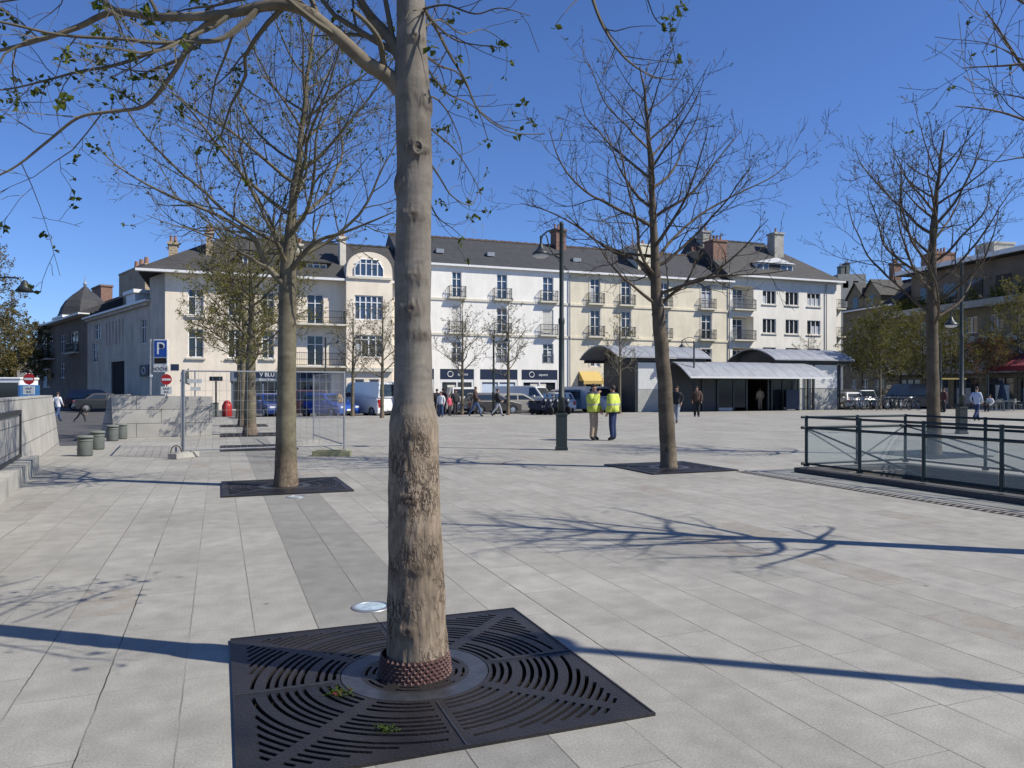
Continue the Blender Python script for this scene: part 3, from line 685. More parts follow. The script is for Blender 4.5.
def make_tree(name, loc, seed, prof, z0, z1, Lmax, nl, label, bark, twig, leaf, group=None, elev=.35, leafp=.25, leafs=.05, dens=.9, maxl=3, cl=4, hand=(), top_up=.0, minr=.0028, shape=.55, along=0):
    root = empty(name, loc, 0, label, 'tree', group)
    tm = MB(); trunk_mesh(tm, prof, 20, (.06,.05,0,True), seed, [(rz_, ra_, .06, .014) for rz_, ra_ in ((z0*.4,1.0),(z0*.6,4.5),(z0*.85,3.0),(z0*.75,5.3))])
    to_ = tm.build('trunk', bark, root, True); at_ = to_.data.attributes.new('scar', 'FLOAT', 'POINT'); at_.data.foreach_set('value', tm.scar)
    t = Tree(seed); t.leafp = leafp; t.leafs = leafs; t.dens = dens; t.maxl = maxl; t.cl = cl; t.minr = minr; t.along = along; rg = t.rg
    def axis(z):
        for i in range(len(prof)-1):
            if prof[i][0] <= z <= prof[i+1][0]:
                f = (z-prof[i][0])/(prof[i+1][0]-prof[i][0]); return Vector((prof[i][2]*(1-f)+prof[i+1][2]*f, prof[i][3]*(1-f)+prof[i+1][3]*f, z)), prof[i][1]*(1-f)+prof[i+1][1]*f
        return Vector((prof[-1][2], prof[-1][3], z)), prof[-1][1]
    for h in hand: t.poly([Vector(q) for q in h[0]], h[1], h[2], 0)
    a = rg.random()*6
    for i in range(nl):
        f = (i+.5)/nl; z = z0+(z1-z0)*f; a += 2.4+rg.gauss(0,.25); P, r = axis(z)
        L_ = Lmax*(1-f**1.3*shape*1.25)*rg.uniform(.75,1.1)*(1 if f > .1 else .8)
        e = elev+.5*f+rg.gauss(0,.08)
        t.branch(P, Vector((math.cos(a), math.sin(a), e)), L_, max(.008, min(r*.52, .038)), 0, .05+top_up)
    t.finish(root, bark, twig, leaf)
    return root

# second tree on the left
b2 = Vector((1.0, 12.96, 0))
def H(base, pp): return [at(x, y, D)-base for x, y, D in pp]
D2 = 12.46
pf = prof_px([(286,25,490),(286,22,470),(286,19.5,430),(286.5,18.5,390),(287,18,350),(287.5,17.5,310),(288,17,285),(288,16,270),(290,11,240),(293,8,200),(300,6,150),(306,4.5,90),(312,3,40),(318,1.2,10)], D2, b2)
pf[0] = (0, *pf[0][1:])
make_tree('plane_tree', b2, 21, pf, 3.5, 7.6, 3.6, 24, 'second bare tree on the left, pale trunk forking beside the temporary fencing', M['bark_mid'], M['twig'], M['green_leaf'],
    elev=.34, leafp=.28, leafs=.05, dens=.9, minr=.0032, top_up=.035, shape=.48,
    hand=[(H(b2, [(284,285,12.4),(272,272,12.3),(264,262,12.2),(255,240,12.0),(240,228,11.8),(215,214,11.6),(180,200,11.4),(150,186,11.3),(120,168,11.2),(100,150,11.1)]), .06,.007),
          (H(b2, [(291,270,12.4),(305,252,12.3),(320,240,12.2),(345,232,12.1),(375,220,12.0),(398,210,12.0)]), .05,.007),
          (H(b2, [(286,262,12.5),(281,250,12.8),(277,235,13.1),(262,205,13.5),(240,170,13.9),(225,120,14.2)]), .045,.006)])
# dark tree right of the workmen
b3 = Vector((8.5, 13.28, 0)); D3 = (b3.x*SN+b3.y*CS)
pf = prof_px([(669,18,469),(668.5,16.5,455),(667,15.5,430),(665,14.5,390),(662,14,350),(659,13,322),(656,11,290),(655,8.5,255),(653,7,215),(651,5.5,170),(648,4,130),(645,2.6,95),(640,1.2,66)], D3, b3)
pf[0] = (0, *pf[0][1:])
make_tree('plane_tree', b3, 33, pf, 3.2, 7.9, 3.4, 24, 'bare dark-branched tree standing right of the two workmen', M['bark_dark'], M['twig_dark'], M['green_leaf'],
    elev=.36, leafp=.15, leafs=.04, dens=.7, minr=.004, top_up=.035, shape=.42,
    hand=[(H(b3, [(657,312,D3),(665,300,D3),(690,282,D3-.2),(720,276,D3-.5),(760,274,D3-.8),(790,270,D3-1)]), .05,.007),
          (H(b3, [(655,285,D3),(640,262,D3+.2),(610,250,D3+.4),(575,225,D3+.6),(545,210,D3+.8),(520,203,D3+.9)]), .045,.006),
          (H(b3, [(655,262,D3),(672,240,D3+.4),(700,215,D3+.8),(735,195,D3+1.0),(775,175,D3+1.2),(800,150,D3+1.3)]), .04,.006)])
# tree behind the stair railing
b4 = Vector((16.1, 13.7, 0)); D4 = (b4.x*SN+b4.y*CS)
pf = prof_px([(934,15,456),(934,13.5,430),(933,12,400),(932.5,11,360),(932,11,330),(932,10,300),(932,8,270),(933,6.5,235),(936,4.5,200),(940,3,165),(944,1.6,130)], D4, b4)
pf[0] = (0, *pf[0][1:])
make_tree('plane_tree', b4, 47, pf, 3.0, 7.2, 3.8, 24, 'bare tree standing behind the glass stair railing', M['bark_dark'], M['twig_dark'], M['green_leaf'],
    elev=.36, leafp=.25, leafs=.045, dens=.7, minr=.0045, top_up=.035, shape=.42)
# neighbours out of frame whose shade and branch tips are seen
b5 = Vector((8.55, 4.35, 0))
make_tree('plane_tree', b5, 58, [(0,.17,0,0),(1.5,.14,0,0),(3,.12,.02,0),(5,.07,.03,.02),(7,.03,.0,0),(8.3,.008,.05,0)], 3.1, 7.6, 2.7, 24, 'tree just outside the right edge, only its branch tips show at top right', M['bark_dark'], M['twig'], M['green_leaf'],
    elev=.45, leafp=.1, leafs=.05, dens=.6, minr=.003, top_up=.02,
    hand=[([Vector((0,0,3.4)), at(1100,150,6.9)-b5, at(1050,130,6.8)-b5, at(1000,112,6.8)-b5, at(955,106,6.8)-b5], .03,.004),
          ([Vector((0,0,3.8)), at(1100,90,7.0)-b5, at(1040,66,7.0)-b5, at(1000,66,7.0)-b5, at(962,68,7.1)-b5], .03,.004)])
b6 = Vector((16.2, 5.1, 0))
# leafier trees of the row behind the fencing
def row_tree(loc, seed, label, h=7.5, r=.15, leafp=.95, leaf='olive_leaf', dens=.9, maxl=3, group=None, Lm=2.2, z0=2.6, cl=6, leafs=.1, nl=16, bark='bark_mid', twig='twig', minr=.006, elev=.6, along=.5):
    pf = [(0,r*1.25,0,0),(.5,r,0,0),(z0,r*.8,.02,0),(z0+(h-z0)*.4,r*.45,.05,.03),(z0+(h-z0)*.8,r*.18,0,.05),(h,.01,.03,.0)]
    return make_tree('leafy_tree', loc, seed, pf, z0, h-.4, Lm, nl, label, M[bark], M[twig], M[leaf], group, elev=elev, leafp=leafp, leafs=leafs, dens=dens, maxl=maxl, cl=cl, minr=minr, along=along, shape=.35)
row_tree(Vector((1.0,28.0,0)), 61, 'olive-leaved tree standing behind the temporary fencing, nearest of the leafy row', 7.2, .21, Lm=3.3, leafs=.06, leafp=.5, z0=2.3, elev=.25, nl=24, along=.55)
row_tree(Vector((.95,35.0,0)), 62, 'slim olive-leaved tree half hidden behind the leafy tree by the fencing', 7.0, .18, Lm=3.0, leafp=.5, leafs=.07, z0=2.3, elev=.3, maxl=2, along=.6)
row_tree(Vector((1.0,44.0,0)), 63, 'farthest slim trunk of the leafy row beside the red bin', 7.0, .14, Lm=2.8, maxl=2, leafs=.09, elev=.3)
# ------------------------------------------------------------------ buildings
class Fac:
    """a facade line: local x runs left to right in view, local y goes into the building"""
    def __init__(s, name, ox, oy, dx, dy, label, cat='building'):
        l = math.hypot(dx, dy); s.o = Vector((ox, oy)); s.d = Vector((dx/l, dy/l))
        s.root = empty(name, (ox, oy, 0), math.atan2(dy, dx), label, cat)
    def ray(s, px, off=0.0):
        cx = (px-512)/F_PX; r = Vector((cx*CS+SN, -cx*SN+CS)); n = Vector((-s.d.y, s.d.x))
        o = s.o + n*off
        # o + d*t = r*D
        det = s.d.x*(-r.y)+s.d.y*r.x
        t = (-o.x*(-r.y)+(-o.y)*r.x)/det
        P = o+s.d*t; D = P.x*SN+P.y*CS; return t, D
    def x(s, px, off=0.0): return s.ray(px, off)[0]
    def z(s, px, py, off=0.0): return CAM_H+(HOR-py)/F_PX*s.ray(px, off)[1]
def wall(root, x0, x1, z0, z1, ops, m, depth, y=0.0, rev=.22, name='wall', back=True, label=None):
    mb = MB(); xs = sorted(set([x0,x1]+[max(x0,min(x1,o[i])) for o in ops for i in (0,1)])); zs = sorted(set([z0,z1]+[max(z0,min(z1,o[i])) for o in ops for i in (2,3)]))
    for i in range(len(xs)-1):
        for j in range(len(zs)-1):
            cx, cz = (xs[i]+xs[i+1])/2, (zs[j]+zs[j+1])/2
            if any(o[0] < cx < o[1] and o[2] < cz < o[3] for o in ops): continue
            mb.quad((xs[i],y,zs[j]),(xs[i+1],y,zs[j]),(xs[i+1],y,zs[j+1]),(xs[i],y,zs[j+1]))
    for a,b,c,d in [o[:4] for o in ops]:
        mb.quad((a,y,c),(a,y+rev,c),(a,y+rev,d),(a,y,d)); mb.quad((b,y,c),(b,y,d),(b,y+rev,d),(b,y+rev,c))
        mb.quad((a,y,d),(a,y+rev,d),(b,y+rev,d),(b,y,d)); mb.quad((a,y,c),(b,y,c),(b,y+rev,c),(a,y+rev,c))
    mb.quad((x0,y,z0),(x0,y,z1),(x0,y+depth,z1),(x0,y+depth,z0)); mb.quad((x1,y,z0),(x1,y+depth,z0),(x1,y+depth,z1),(x1,y,z1))
    if back: mb.quad((x0,y+depth,z0),(x0,y+depth,z1),(x1,y+depth,z1),(x1,y+depth,z0)); mb.quad((x0,y,z1),(x1,y,z1),(x1,y+depth,z1),(x0,y+depth,z1))
    return mb.build(name, m, root, label=label)
wrng = random.Random(5)
def window(root, x0, x1, z0, z1, y=0.0, cols=2, rows=(.66,), fm='white_paint', pane='pane', rev=.22, fw=.07, name='window', curtain=None):
    f = MB(); yb = y+rev-.07; yf = y+rev-.13
    for a, b in ((x0, x0+fw), (x1-fw, x1)): f.box(a, b, yf, yb, z0, z1)
    f.box(x0+fw, x1-fw, yf, yb, z1-fw, z1); f.box(x0+fw, x1-fw, yf, yb, z0, z0+fw)
    w = x1-x0
    for i in range(1, cols): f.box(x0+w*i/cols-fw*.55, x0+w*i/cols+fw*.55, yf-.006, yb, z0+fw, z1-fw)
    for t in rows: zz = z0+(z1-z0)*t; f.box(x0+fw, x1-fw, yf+.004, yb, zz-fw*.4, zz+fw*.4)
    o = f.build(name, M[fm], root)
    p = MB(); p.box(x0+.01, x1-.01, yb+.004, yb+.03, z0+.01, z1-.01); p.build('pane', M[pane], o)
    if curtain or (curtain is None and wrng.random() < .35):
        c = MB(); h = wrng.uniform(.4,1); side = wrng.random() < .5
        for k in range(cols):
            if wrng.random() < .6:
                a = x0+w*k/cols+fw*.7; b = x0+w*(k+1)/cols-fw*.7; c.box(a, b, yb-.003, yb+.003, z0+fw+(z1-z0)*.0, z0+fw+(z1-z0-2*fw)*.63)
        if c.v: c.build('curtain', M['curtain'], o)
    return o
def shutter(root, x0, x1, z0, z1, y=0.0, rev=.22):
    f = MB(); f.box(x0, x1, y+rev-.14, y+rev-.08, z0, z1); n = int((z1-z0)/.12)
    for i in range(n): f.box(x0+.08, x1-.08, y+rev-.155, y+rev-.135, z0+.06+i*.12, z0+.13+i*.12)
    f.build('shutter', M['shutter_white'], root)
def balcony(root, x0, x1, z, y=0.0, d=.45, h=.95, m='black_metal', slab='stone_trim', step=.14):
    s = MB(); s.box(x0, x1, y-d, y-.002, z-.14, z); b = s.build('balcony', M[slab], root)
    r = MB(); yy = y-d+.05
    for zz in (z+.08, z+h*.5, z+h): r.box(x0+.03, x1-.03, yy-.02, yy+.02, zz-.02, zz+.02)
    n = int((x1-x0)/step)
    for i in range(n+1): xx = x0+.05+(x1-x0-.1)*i/n; r.box(xx-.011, xx+.011, yy-.011, yy+.011, z, z+h-.02)
    for xx in (x0+.03, x1-.03):
        for zz in (z+.08, z+h): r.box(xx-.015, xx+.015, yy, y, zz-.018, zz+.018)
        for k in range(1, 4): r.box(xx-.011, xx+.011, yy+k*d/4-.011, yy+k*d/4+.011, z, z+h)
    r.build('railing', M[m], b)
def chimney(root, x0, x1, y0, y1, z0, z1, m, pots=2, parent=None):
    c = MB(); c.box(x0, x1, y0, y1, z0, z1-.25); c.box(x0-.1, x1+.1, y0-.1, y1+.1, z1-.25, z1-.05); o = c.build('chimney', M[m], parent or root)
    p = MB()
    for i in range(pots): xx = x0+(x1-x0)*(i+.5)/pots; p.lathe([(.13,z1-.05),(.10,z1+.42),(.13,z1+.5)], (xx,(y0+y1)/2,0), 8)
    p.build('chimney_pot', M['terracotta'], o)
def roof(root, x0, x1, y0, y1, ze, zr, m, hipl=0, hipr=0, yr=None, over=.35, th=.12, label=None):
    yr = yr if yr is not None else (y0+y1)/2; mb = MB()
    a = (x0-over, y0-over, ze); b = (x1+over, y0-over, ze); c = (x1+over, y1+over, ze); d = (x0-over, y1+over, ze)
    e = (x0-over+hipl, yr, zr); f = (x1+over-hipr, yr, zr)
    mb.add([a,b,c,d,e,f], [(0,1,5,4),(1,2,5),(2,3,4,5),(3,0,4),(0,3,2,1)])
    o = mb.build('roof', M[m], root, label=label)
    g = MB(); g.box(x0-over-.02, x1+over+.02, y0-over-.1, y0-over-.002, ze-.16, ze+.02); g.box(x0-over, x1+over, y0-over, y0-.004, ze-.12, ze-.006)
    g.build('cornice', M['white_paint'], root)
    rd = MB(); n = max(2, int((f[0]-e[0])/.4))
    for i in range(n): xx = e[0]+(f[0]-e[0])*i/n; rd.box(xx, xx+(f[0]-e[0])/n*.9, yr-.12, yr+.12, zr-.03, zr+.11+.03*(i % 2))
    rd.build('ridge_tiles', M['ridge'] if m == 'slate' else M['slate_brown'], o)
    return o
def band(root, x0, x1, z, y=0, h=.2, d=.08, m='stone_trim'):
    b = MB(); b.box(x0, x1, y-d, y-.002, z-h/2, z+h/2); b.build('string_course', M[m], root)
def pipe(root, x, z0, z1, y=-.12):
    p = MB(); p.tube([(x,y,z0),(x,y,z1)], .055, 8); p.build('drainpipe', M['galv'], root)

# ---- white building in the middle
A = Fac('townhouse', 14.0, 64.0, 1, 0, 'white four-storey townhouse with slate roof and navy shopfronts behind the nearest trunk')
X0, X1 = A.x(403), A.x(570.5); ze = 12.35
cols = [(A.x(410), A.x(419)), (A.x(452), A.x(461.5)), (A.x(496.8), A.x(507.2)), (A.x(542.8), A.x(553.4))]
ops = []; wins = []
for i, (a, b) in enumerate(cols):
    for z0, z1, sh in ((9.62,11.85,0),(6.55,8.85,1 if i in (1,3) else 0),(3.95,5.75,0)):
        ops.append((a,b,z0,z1)); wins.append((a,b,z0,z1,sh))
shops = [(A.x(406),A.x(434)), (A.x(440),A.x(474)), (A.x(480),A.x(517.5)), (A.x(521.5),A.x(557.5))]
for a, b in shops: ops.append((a,b,.12,3.35))
wall(A.root, X0, X1, 0, ze, ops, M['white_render'], 10)
for a,b,z0,z1,sh in wins:
    if sh: shutter(A.root, a,b,z0,z1)
    else: window(A.root, a,b,z0,z1, rows=(.72,.38), pane='pane_blue' if z0 > 9 else 'pane')
    if z0 > 6: balcony(A.root, a-.35, b+.35, z0-.02)
    else:
        g_ = MB()
        for zz in (z0+.1, z0+.85): g_.box(a, b, -.04, -.01, zz-.02, zz+.02)
        for k_ in range(9): xx = a+(b-a)*k_/8; g_.box(xx-.01, xx+.01, -.036, -.014, z0, z0+.87)
        g_.build('guard_rail', M['black_metal'], A.root)
for z in (9.42, 6.38): band(A.root, X0, X1, z)
pipe(A.root, X1-.12, 0, ze-.2)
for i, (a, b) in enumerate(shops):
    s_ = MB(); s_.box(a+.02, b-.02, .02, .1, 2.45, 3.32); o = s_.build('shop_sign', M['navy'], A.root)
    f = MB(); f.box(a+.02, a+.2, .03, .14, .12, 2.44); f.box(b-.2, b-.02, .03, .14, .12, 2.44); f.box(a+.2, b-.2, .03, .14, 2.2, 2.44)
    f.box((a+b)/2-.06, (a+b)/2+.06, .03, .13, .12, 2.2); o2 = f.build('shopfront', M['white_paint'], A.root)
    p = MB(); p.box(a+.2, b-.2, .145, .16, .12, 2.2); p.build('pane', M['pane'], o2)
    q = MB()
    if i == 1: q.box(a+.7, b-1.6, .125, .135, 1.0, 1.95)
    elif i == 2: q.box(a+.25, b-.25, .125, .135, .6, 2.1)
    elif i == 3: q.box(a+.9, b-1.1, .125, .135, .2, 2.1); 
    if q.v: q.build('window_poster', mat('poster_blue%d' % i, (.50,.58,.68) if i == 2 else (.66,.64,.55), .6, .08, 2), o2)
    if i in (1, 3):
        cx = a+ (b-a)*(.30 if i == 1 else .28)
        rgm = MB(); rgm.tube([(cx+.24*math.cos(t), .008, 2.9+.24*math.sin(t)) for t in [2*math.pi*k_/20 for k_ in range(21)]], .035, 5, cap=False); rgm.build('round_logo', M['white_paint'], o)
        text_mesh('square' if i == 3 else 'agence', .34, upright(cx+1.15, .012, 2.9), 'lettering', M['white_paint'], o)
zr = 15.75
rf = roof(A.root, X0, X1, 0, 10, ze+.12, zr, 'slate', 0, 0, over=.2)
sk = MB()
for px in (445, 497, 585):
    x_ = A.x(px); yy = 1.9; zz = ze+.12+(zr-ze-.12)*(yy+.35)/5.35; sk.box(x_-.35, x_+.35, yy-.35, yy+.3, zz-.15, zz+.22)
    if px > 560: break
sk.build('skylight', M['galv'], rf)
chimney(A.root, A.x(553,5), A.x(562.5,5), 4.2, 5.6, zr-1.6, A.z(558,230,5), 'red_brick', 3)
for px, h in ((474,1.2),(482.5,1.7)):
    an = MB(); x_ = A.x(px,5); an.tube([(x_,5,zr),(x_,5,zr+h)], .02, 5)
    for k_ in range(3): an.box(x_-.3, x_+.3, 4.98, 5.0, zr+h-.12-k_*.18, zr+h-.1-k_*.18)
    an.build('aerial', M['galv'], rf)

# ---- cream building
B = Fac('townhouse', A.x(570.5)+14.0, 64.02, 1, 0, 'cream four-storey townhouse with slate roof between the two white ones')
X0, X1 = 0, B.x(729.5)
cols = [(B.x(590.5),B.x(600)), (B.x(621.4),B.x(630.8)), (B.x(660),B.x(668)), (B.x(701.5),B.x(711.5))]
ops = []; wins = []
for i, (a, b) in enumerate(cols):
    for z0, z1 in ((9.62,11.95),(6.55,9.0),(3.7,5.6)):
        ops.append((a,b,z0,z1)); wins.append((a,b,z0,z1))
ops.append((B.x(578),B.x(584),.02,2.9)); ops.append((B.x(586),B.x(602),.1,2.9))
wall(B.root, X0, X1, 0, ze, ops, M['cream_render'], 10)
for a,b,z0,z1 in wins:
    window(B.root, a,b,z0,z1, rows=(.72,.38)); 
    if z0 > 6: balcony(B.root, a-.35, b+.35, z0-.02)
    tr_ = MB(); 
    for q0, q1 in ((a-.18,a-.002),(b+.002,b+.18)): tr_.box(q0,q1,-.03,-.002,z0,z1)
    tr_.box(a-.18,b+.18,-.035,-.002,z1+.002,z1+.16); tr_.build('window_surround', M['stone_trim'], B.root)
d_ = MB(); d_.box(B.x(578),B.x(584),.1,.18,.02,2.9); d_.build('door', M['shopgrey'], B.root)
window(B.root, B.x(586),B.x(602),.1,2.9, rows=())
aw = MB(); a, b = B.x(579), B.x(598.5); aw.add([(a,0-.01,3.25),(b,-.01,3.25),(b+.05,-1.1,2.35),(a-.05,-1.1,2.35),(a-.05,-1.1,2.05),(b+.05,-1.1,2.05)], [(0,1,2,3),(3,2,5,4)])
for k_ in (0,1):
    xx = (a-.02, b+.02)[k_]; aw.add([(xx,-.01,3.25),(xx,-1.1,2.35),(xx,-.01,2.35)], [(0,1,2)])
aw.build('awning', M['yellow_canvas'], B.root)
for z in (9.42, 6.38): band(B.root, X0, X1, z, m='cream_render')
pipe(B.root, X1-.1, 0, ze-.2)
rf = roof(B.root, X0, X1, 0, 10, ze+.12, zr, 'slate', 0, 0)
pw = MB(); a, b = B.x(635,1.5), B.x(651,1.5); pw.box(a, b, .9, 6.0, ze-.1, B.z(640,246.5,1.5)); pw.box(a-.06,b+.06,.84,6.06,B.z(640,246.5,1.5),B.z(640,245,1.5)+.02); pw.build('party_wall', M['cream_render'], rf)
p2 = MB(); 
for k_ in range(4): p2.lathe([(.14,B.z(640,245,1.5)),(.11,B.z(640,245,1.5)+.5)], (a+(b-a)*.5, 1.6+k_*1.1, 0), 8)
p2.build('chimney_pot', M['terracotta'], rf)
sk = MB(); x_ = B.x(584); yy=1.9; zz = ze+.12+(zr-ze-.12)*(yy+.35)/5.35; sk.box(x_-.35, x_+.35, yy-.35, yy+.3, zz-.15, zz+.22); sk.build('skylight', M['galv'], rf)
chimney(B.root, B.x(690,5), B.x(696.5,5), 4.3, 5.5, zr-1.5, zr+.5, 'rubble', 2)
chimney(B.root, B.x(699,5), B.x(706.5,5), 4.3, 5.5, zr-1.5, B.z(703,231.5,5), 'concrete', 2)
chimney(B.root, B.x(707.5,3), B.x(721,3), 2.0, 3.6, ze+.8, B.z(714,241,3), 'red_brick', 4)

# ---- right white building
Cc = Fac('townhouse', B.x(729.5)+B.root.location.x, 64.04, 1, 0, 'white townhouse with recessed balconies and big dormer behind the glass kiosk roofs')
F_ = Cc; X0, X1 = 0, F_.x(836.5); ze = 13.0
ops = []; wins = []
for pa, pb in ((762.7,776),(785.6,798.6),(807.2,820.4)):
    a, b = F_.x(pa), F_.x(pb)
    for z0, z1 in ((10.35,11.75),(7.35,8.85),(4.3,5.9)): ops.append((a,b,z0,z1)); wins.append((a,b,z0,z1))
la, lb = F_.x(732.5), F_.x(753.5)
for z0, z1 in ((9.7,12.1),(6.6,9.0),(3.4,5.8)): ops.append((la,lb,z0,z1))
sh_ = [(F_.x(760)+i*3.2, F_.x(760)+i*3.2+2.6) for i in range(0,2)]
for a,b in sh_: ops.append((a,b,.1,2.8))
wall(F_.root, X0, X1, 0, ze, [o for o in ops], M['white_render_cool'], 10)
for a,b,z0,z1 in wins:
    window(F_.root,a,b,z0,z1,cols=3,rows=()); s_ = MB(); s_.box(a-.1,b+.1,-.1,-.002,z0-.12,z0-.002); s_.build('sill', M['stone_trim'], F_.root)
for a,b in sh_: window(F_.root,a,b,.1,2.8,rows=())
for z0, z1 in ((9.7,12.1),(6.6,9.0),(3.4,5.8)):
    rec = MB(); rec.box(la+.002, lb-.002, 1.3, 1.35, z0, z1); rec.quad((la,.22,z0),(la,1.3,z0),(la,1.3,z1),(la,.22,z1)); rec.quad((lb,.22,z0),(lb,1.3,z0),(lb,1.3,z1),(lb,.22,z1)); rec.quad((la,.22,z1),(la,1.3,z1),(lb,1.3,z1),(lb,.22,z1)); rec.quad((la,.22,z0),(lb,.22,z0),(lb,1.3,z0),(la,1.3,z0))
    rec.build('loggia', M['white_render_cool'], F_.root)
    window(F_.root, la+.6, lb-.5, z0+.02, z1-.2, y=1.02, rows=(.7,), pane='pane_blue')
    balcony(F_.root, la-.05, lb+.05, z0, d=.5)
pipe(F_.root, F_.x(825.5), 0, ze-.2)
zr = F_.z(745, 243, 6)
rf = roof(F_.root, X0, X1, 0, 12, ze+.1, zr, 'slate_brown', 0, 5.2, over=.6)
# side wing returning behind
wg = MB(); wg.box(X1+.004, X1+1.2, .6, 9.9, 0, ze-.1); wg.build('side_wing', M['white_render_cool'], F_.root)
for z0 in (4.3,7.3,10.3): balcony(F_.root, X1+.1, X1+1.25, z0, y=.6, d=.7)
# dormer
a, b = F_.x(757,.8), F_.x(793,.8); z0, z1 = F_.z(775,277.5,.8), F_.z(775,263.5,.8)
dm_ = MB(); dm_.box(a,b,.85,4.2,z0-.3,z1); dm_.add([(a-.2,.55,z1+.003),(b+.2,.55,z1+.003),(b+.2,4.6,z1+.1),(a-.2,4.6,z1+.1),((a+b)/2,.55,z1+.6),((a+b)/2,4.6,z1+.7)], [(0,1,4),(0,4,5,3),(1,2,5,4),(2,3,5)])
do = dm_.build('dormer', M['white_paint'], rf)
ww = (b-a)/3
for i in range(3):
    if i != 1: 
        f = MB(); x_ = a+i*ww; f.box(x_+.1, x_+ww-.1, .80, .846, z0+.1, z1-.15); f.build('dormer_window', M['pane_blue'], rf)
        f = MB(); f.box(x_+ww/2-.05, x_+ww/2+.05, .775, .798, z0+.1, z1-.15); f.build('window_bar', M['white_paint'], rf)
f = MB(); f.box(a+ww+.05, a+2*ww-.05, .80, .846, z0, z1-.1); f.build('dormer_panel', M['slate'], rf)
chimney(F_.root, F_.x(771,4), F_.x(780,4), 3.4, 4.6, ze+1, F_.z(775,233,4), 'concrete', 1)

# ---- left corner building
Lb = Fac('corner_building', -3.74, 62.0, 1, 0, 'cream three-storey corner building with hipped roof and a bay with curved gable')
F_ = Lb; X0, X1 = 0, F_.x(399); ze = 10.25
ops = []; wins = []
for pa, pb in ((188,203.5),(228,242),(262,274)):
    a, b = F_.x(pa), F_.x(pb)
    for z0, z1 in ((7.15,9.1),(3.97,6.1)): ops.append((a,b,z0,z1)); wins.append((a,b,z0,z1,0))
a, b = F_.x(306.8), F_.x(323.5)
for z0, z1 in ((6.75,9.1),(3.45,5.85)): ops.append((a,b,z0,z1)); wins.append((a,b,z0,z1,1))
shp = [(F_.x(231),F_.x(278)), (F_.x(296.5),F_.x(331))]
for a,b in shp: ops.append((a,b,.05,3.0))
wall(F_.root, X0, X1, 0, ze, ops, M['beige_render'], 11)
for a,b,z0,z1,k_ in wins: window(F_.root,a,b,z0,z1,rows=(.7,), cols=2)
for z in (6.73, 3.42): balcony(F_.root, F_.x(290), F_.x(344), z, d=1.0, h=1.0)
for a,b,z0,z1,k_ in wins:
    if not k_: 
        s_ = MB(); s_.box(a-.15,b+.15,-.14,-.002,z0-.15,z0-.002); s_.build('sill', M['stone_trim'], F_.root)
for i, (a,b) in enumerate(shp):
    s_ = MB(); s_.box(a+.01,b-.01,.0-.06,.12,2.2,2.98); o = s_.build('shop_sign', M['shopgrey'], F_.root)
    f = MB()
    for xx in (a+.01, a+(b-a)*.33, a+(b-a)*.66, b-.13): f.box(xx, xx+.12, .06, .16, .05, 2.19)
    o2 = f.build('shopfront', M['shopgrey'], F_.root); p = MB(); p.box(a+.02,b-.02,.165,.18,.05,2.19); p.build('pane', M['pane'], o2)
    c_ = (a+b)/2
    nb = MB(); nb.box(a+.2,b-.2,-.066,-.062,2.45,2.92); nb.build('sign_panel', M['navy'], o)
    if i == 0: text_mesh('V BLU', .42, upright(c_+.9,-.072,2.7), 'lettering', M['white_paint'], o); text_mesh('Blanc Trench', .26, upright(c_+1.0,-.072,2.32), 'small_lettering', M['white_paint'], o)
    else: text_mesh('Les Amis', .2, upright(c_,-.072,2.32), 'lettering', M['white_paint'], o)
sb = MB(); sb.box(F_.x(171),F_.x(179),-.03,-.003,3.0,3.45); sb.build('street_plate', M['navy'], F_.root)
# chamfered dark flank towards the side street
fl = MB(); dx, dy = -.342, .94; q = 3.8
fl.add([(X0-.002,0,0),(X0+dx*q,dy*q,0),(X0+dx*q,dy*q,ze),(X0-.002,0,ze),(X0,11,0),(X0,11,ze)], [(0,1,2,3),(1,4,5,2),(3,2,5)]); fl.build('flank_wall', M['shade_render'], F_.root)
rf = roof(F_.root, X0-1.2, X1-.2, 0, 11, ze+.1, F_.z(225,237,5.5), 'slate_brown', 6.0, 0, over=.7)
for pa, pb, pt, yy in ((168.6,177,241,2.5),(206,212.6,230,2.0),(296,302.6,243,1.6),(340,346,236,1.6)):
    chimney(F_.root, F_.x(pa,yy), F_.x(pb,yy), yy, yy+1.3, ze, F_.z((pa+pb)/2, pt, yy), 'rubble' if pa < 250 else 'stone_trim', 2)
def dormer(root, rf, a, b, z0, z1, y, wm='white_paint'):
    d = MB(); d.box(a-.25,b+.25,y,y+3,z0-.4,z1+.15); d.build('dormer', M['slate_brown'], rf)
    f = MB(); 
    f.box(a-.06,b+.06,y-.08,y-.004,z0-.08,z0); f.box(a-.06,b+.06,y-.08,y-.004,z1,z1+.08)
    n = 3
    for i in range(n+1): xx = a+(b-a)*i/n; f.box(xx-.05,xx+.05,y-.075,y-.004,z0+.002,z1-.002)
    f.build('dormer_frame', M[wm], rf); p = MB(); p.box(a,b,y-.03,y-.01,z0+.01,z1-.01); p.build('dormer_pane', M['pane_blue'], rf)
    rr_ = MB(); rr_.box(a-.45,b+.45,y-.35,y+3.2,z1+.152,z1+.25); rr_.build('dormer_roof', M['slate'], rf)
dormer(F_.root, rf, F_.x(307,1), F_.x(326,1), F_.z(316,275.5,1), F_.z(316,265,1), 1.0)
dormer(F_.root, rf, F_.x(243,1), F_.x(257,1), F_.z(250,275.5,1), F_.z(250,256,1), 1.0)
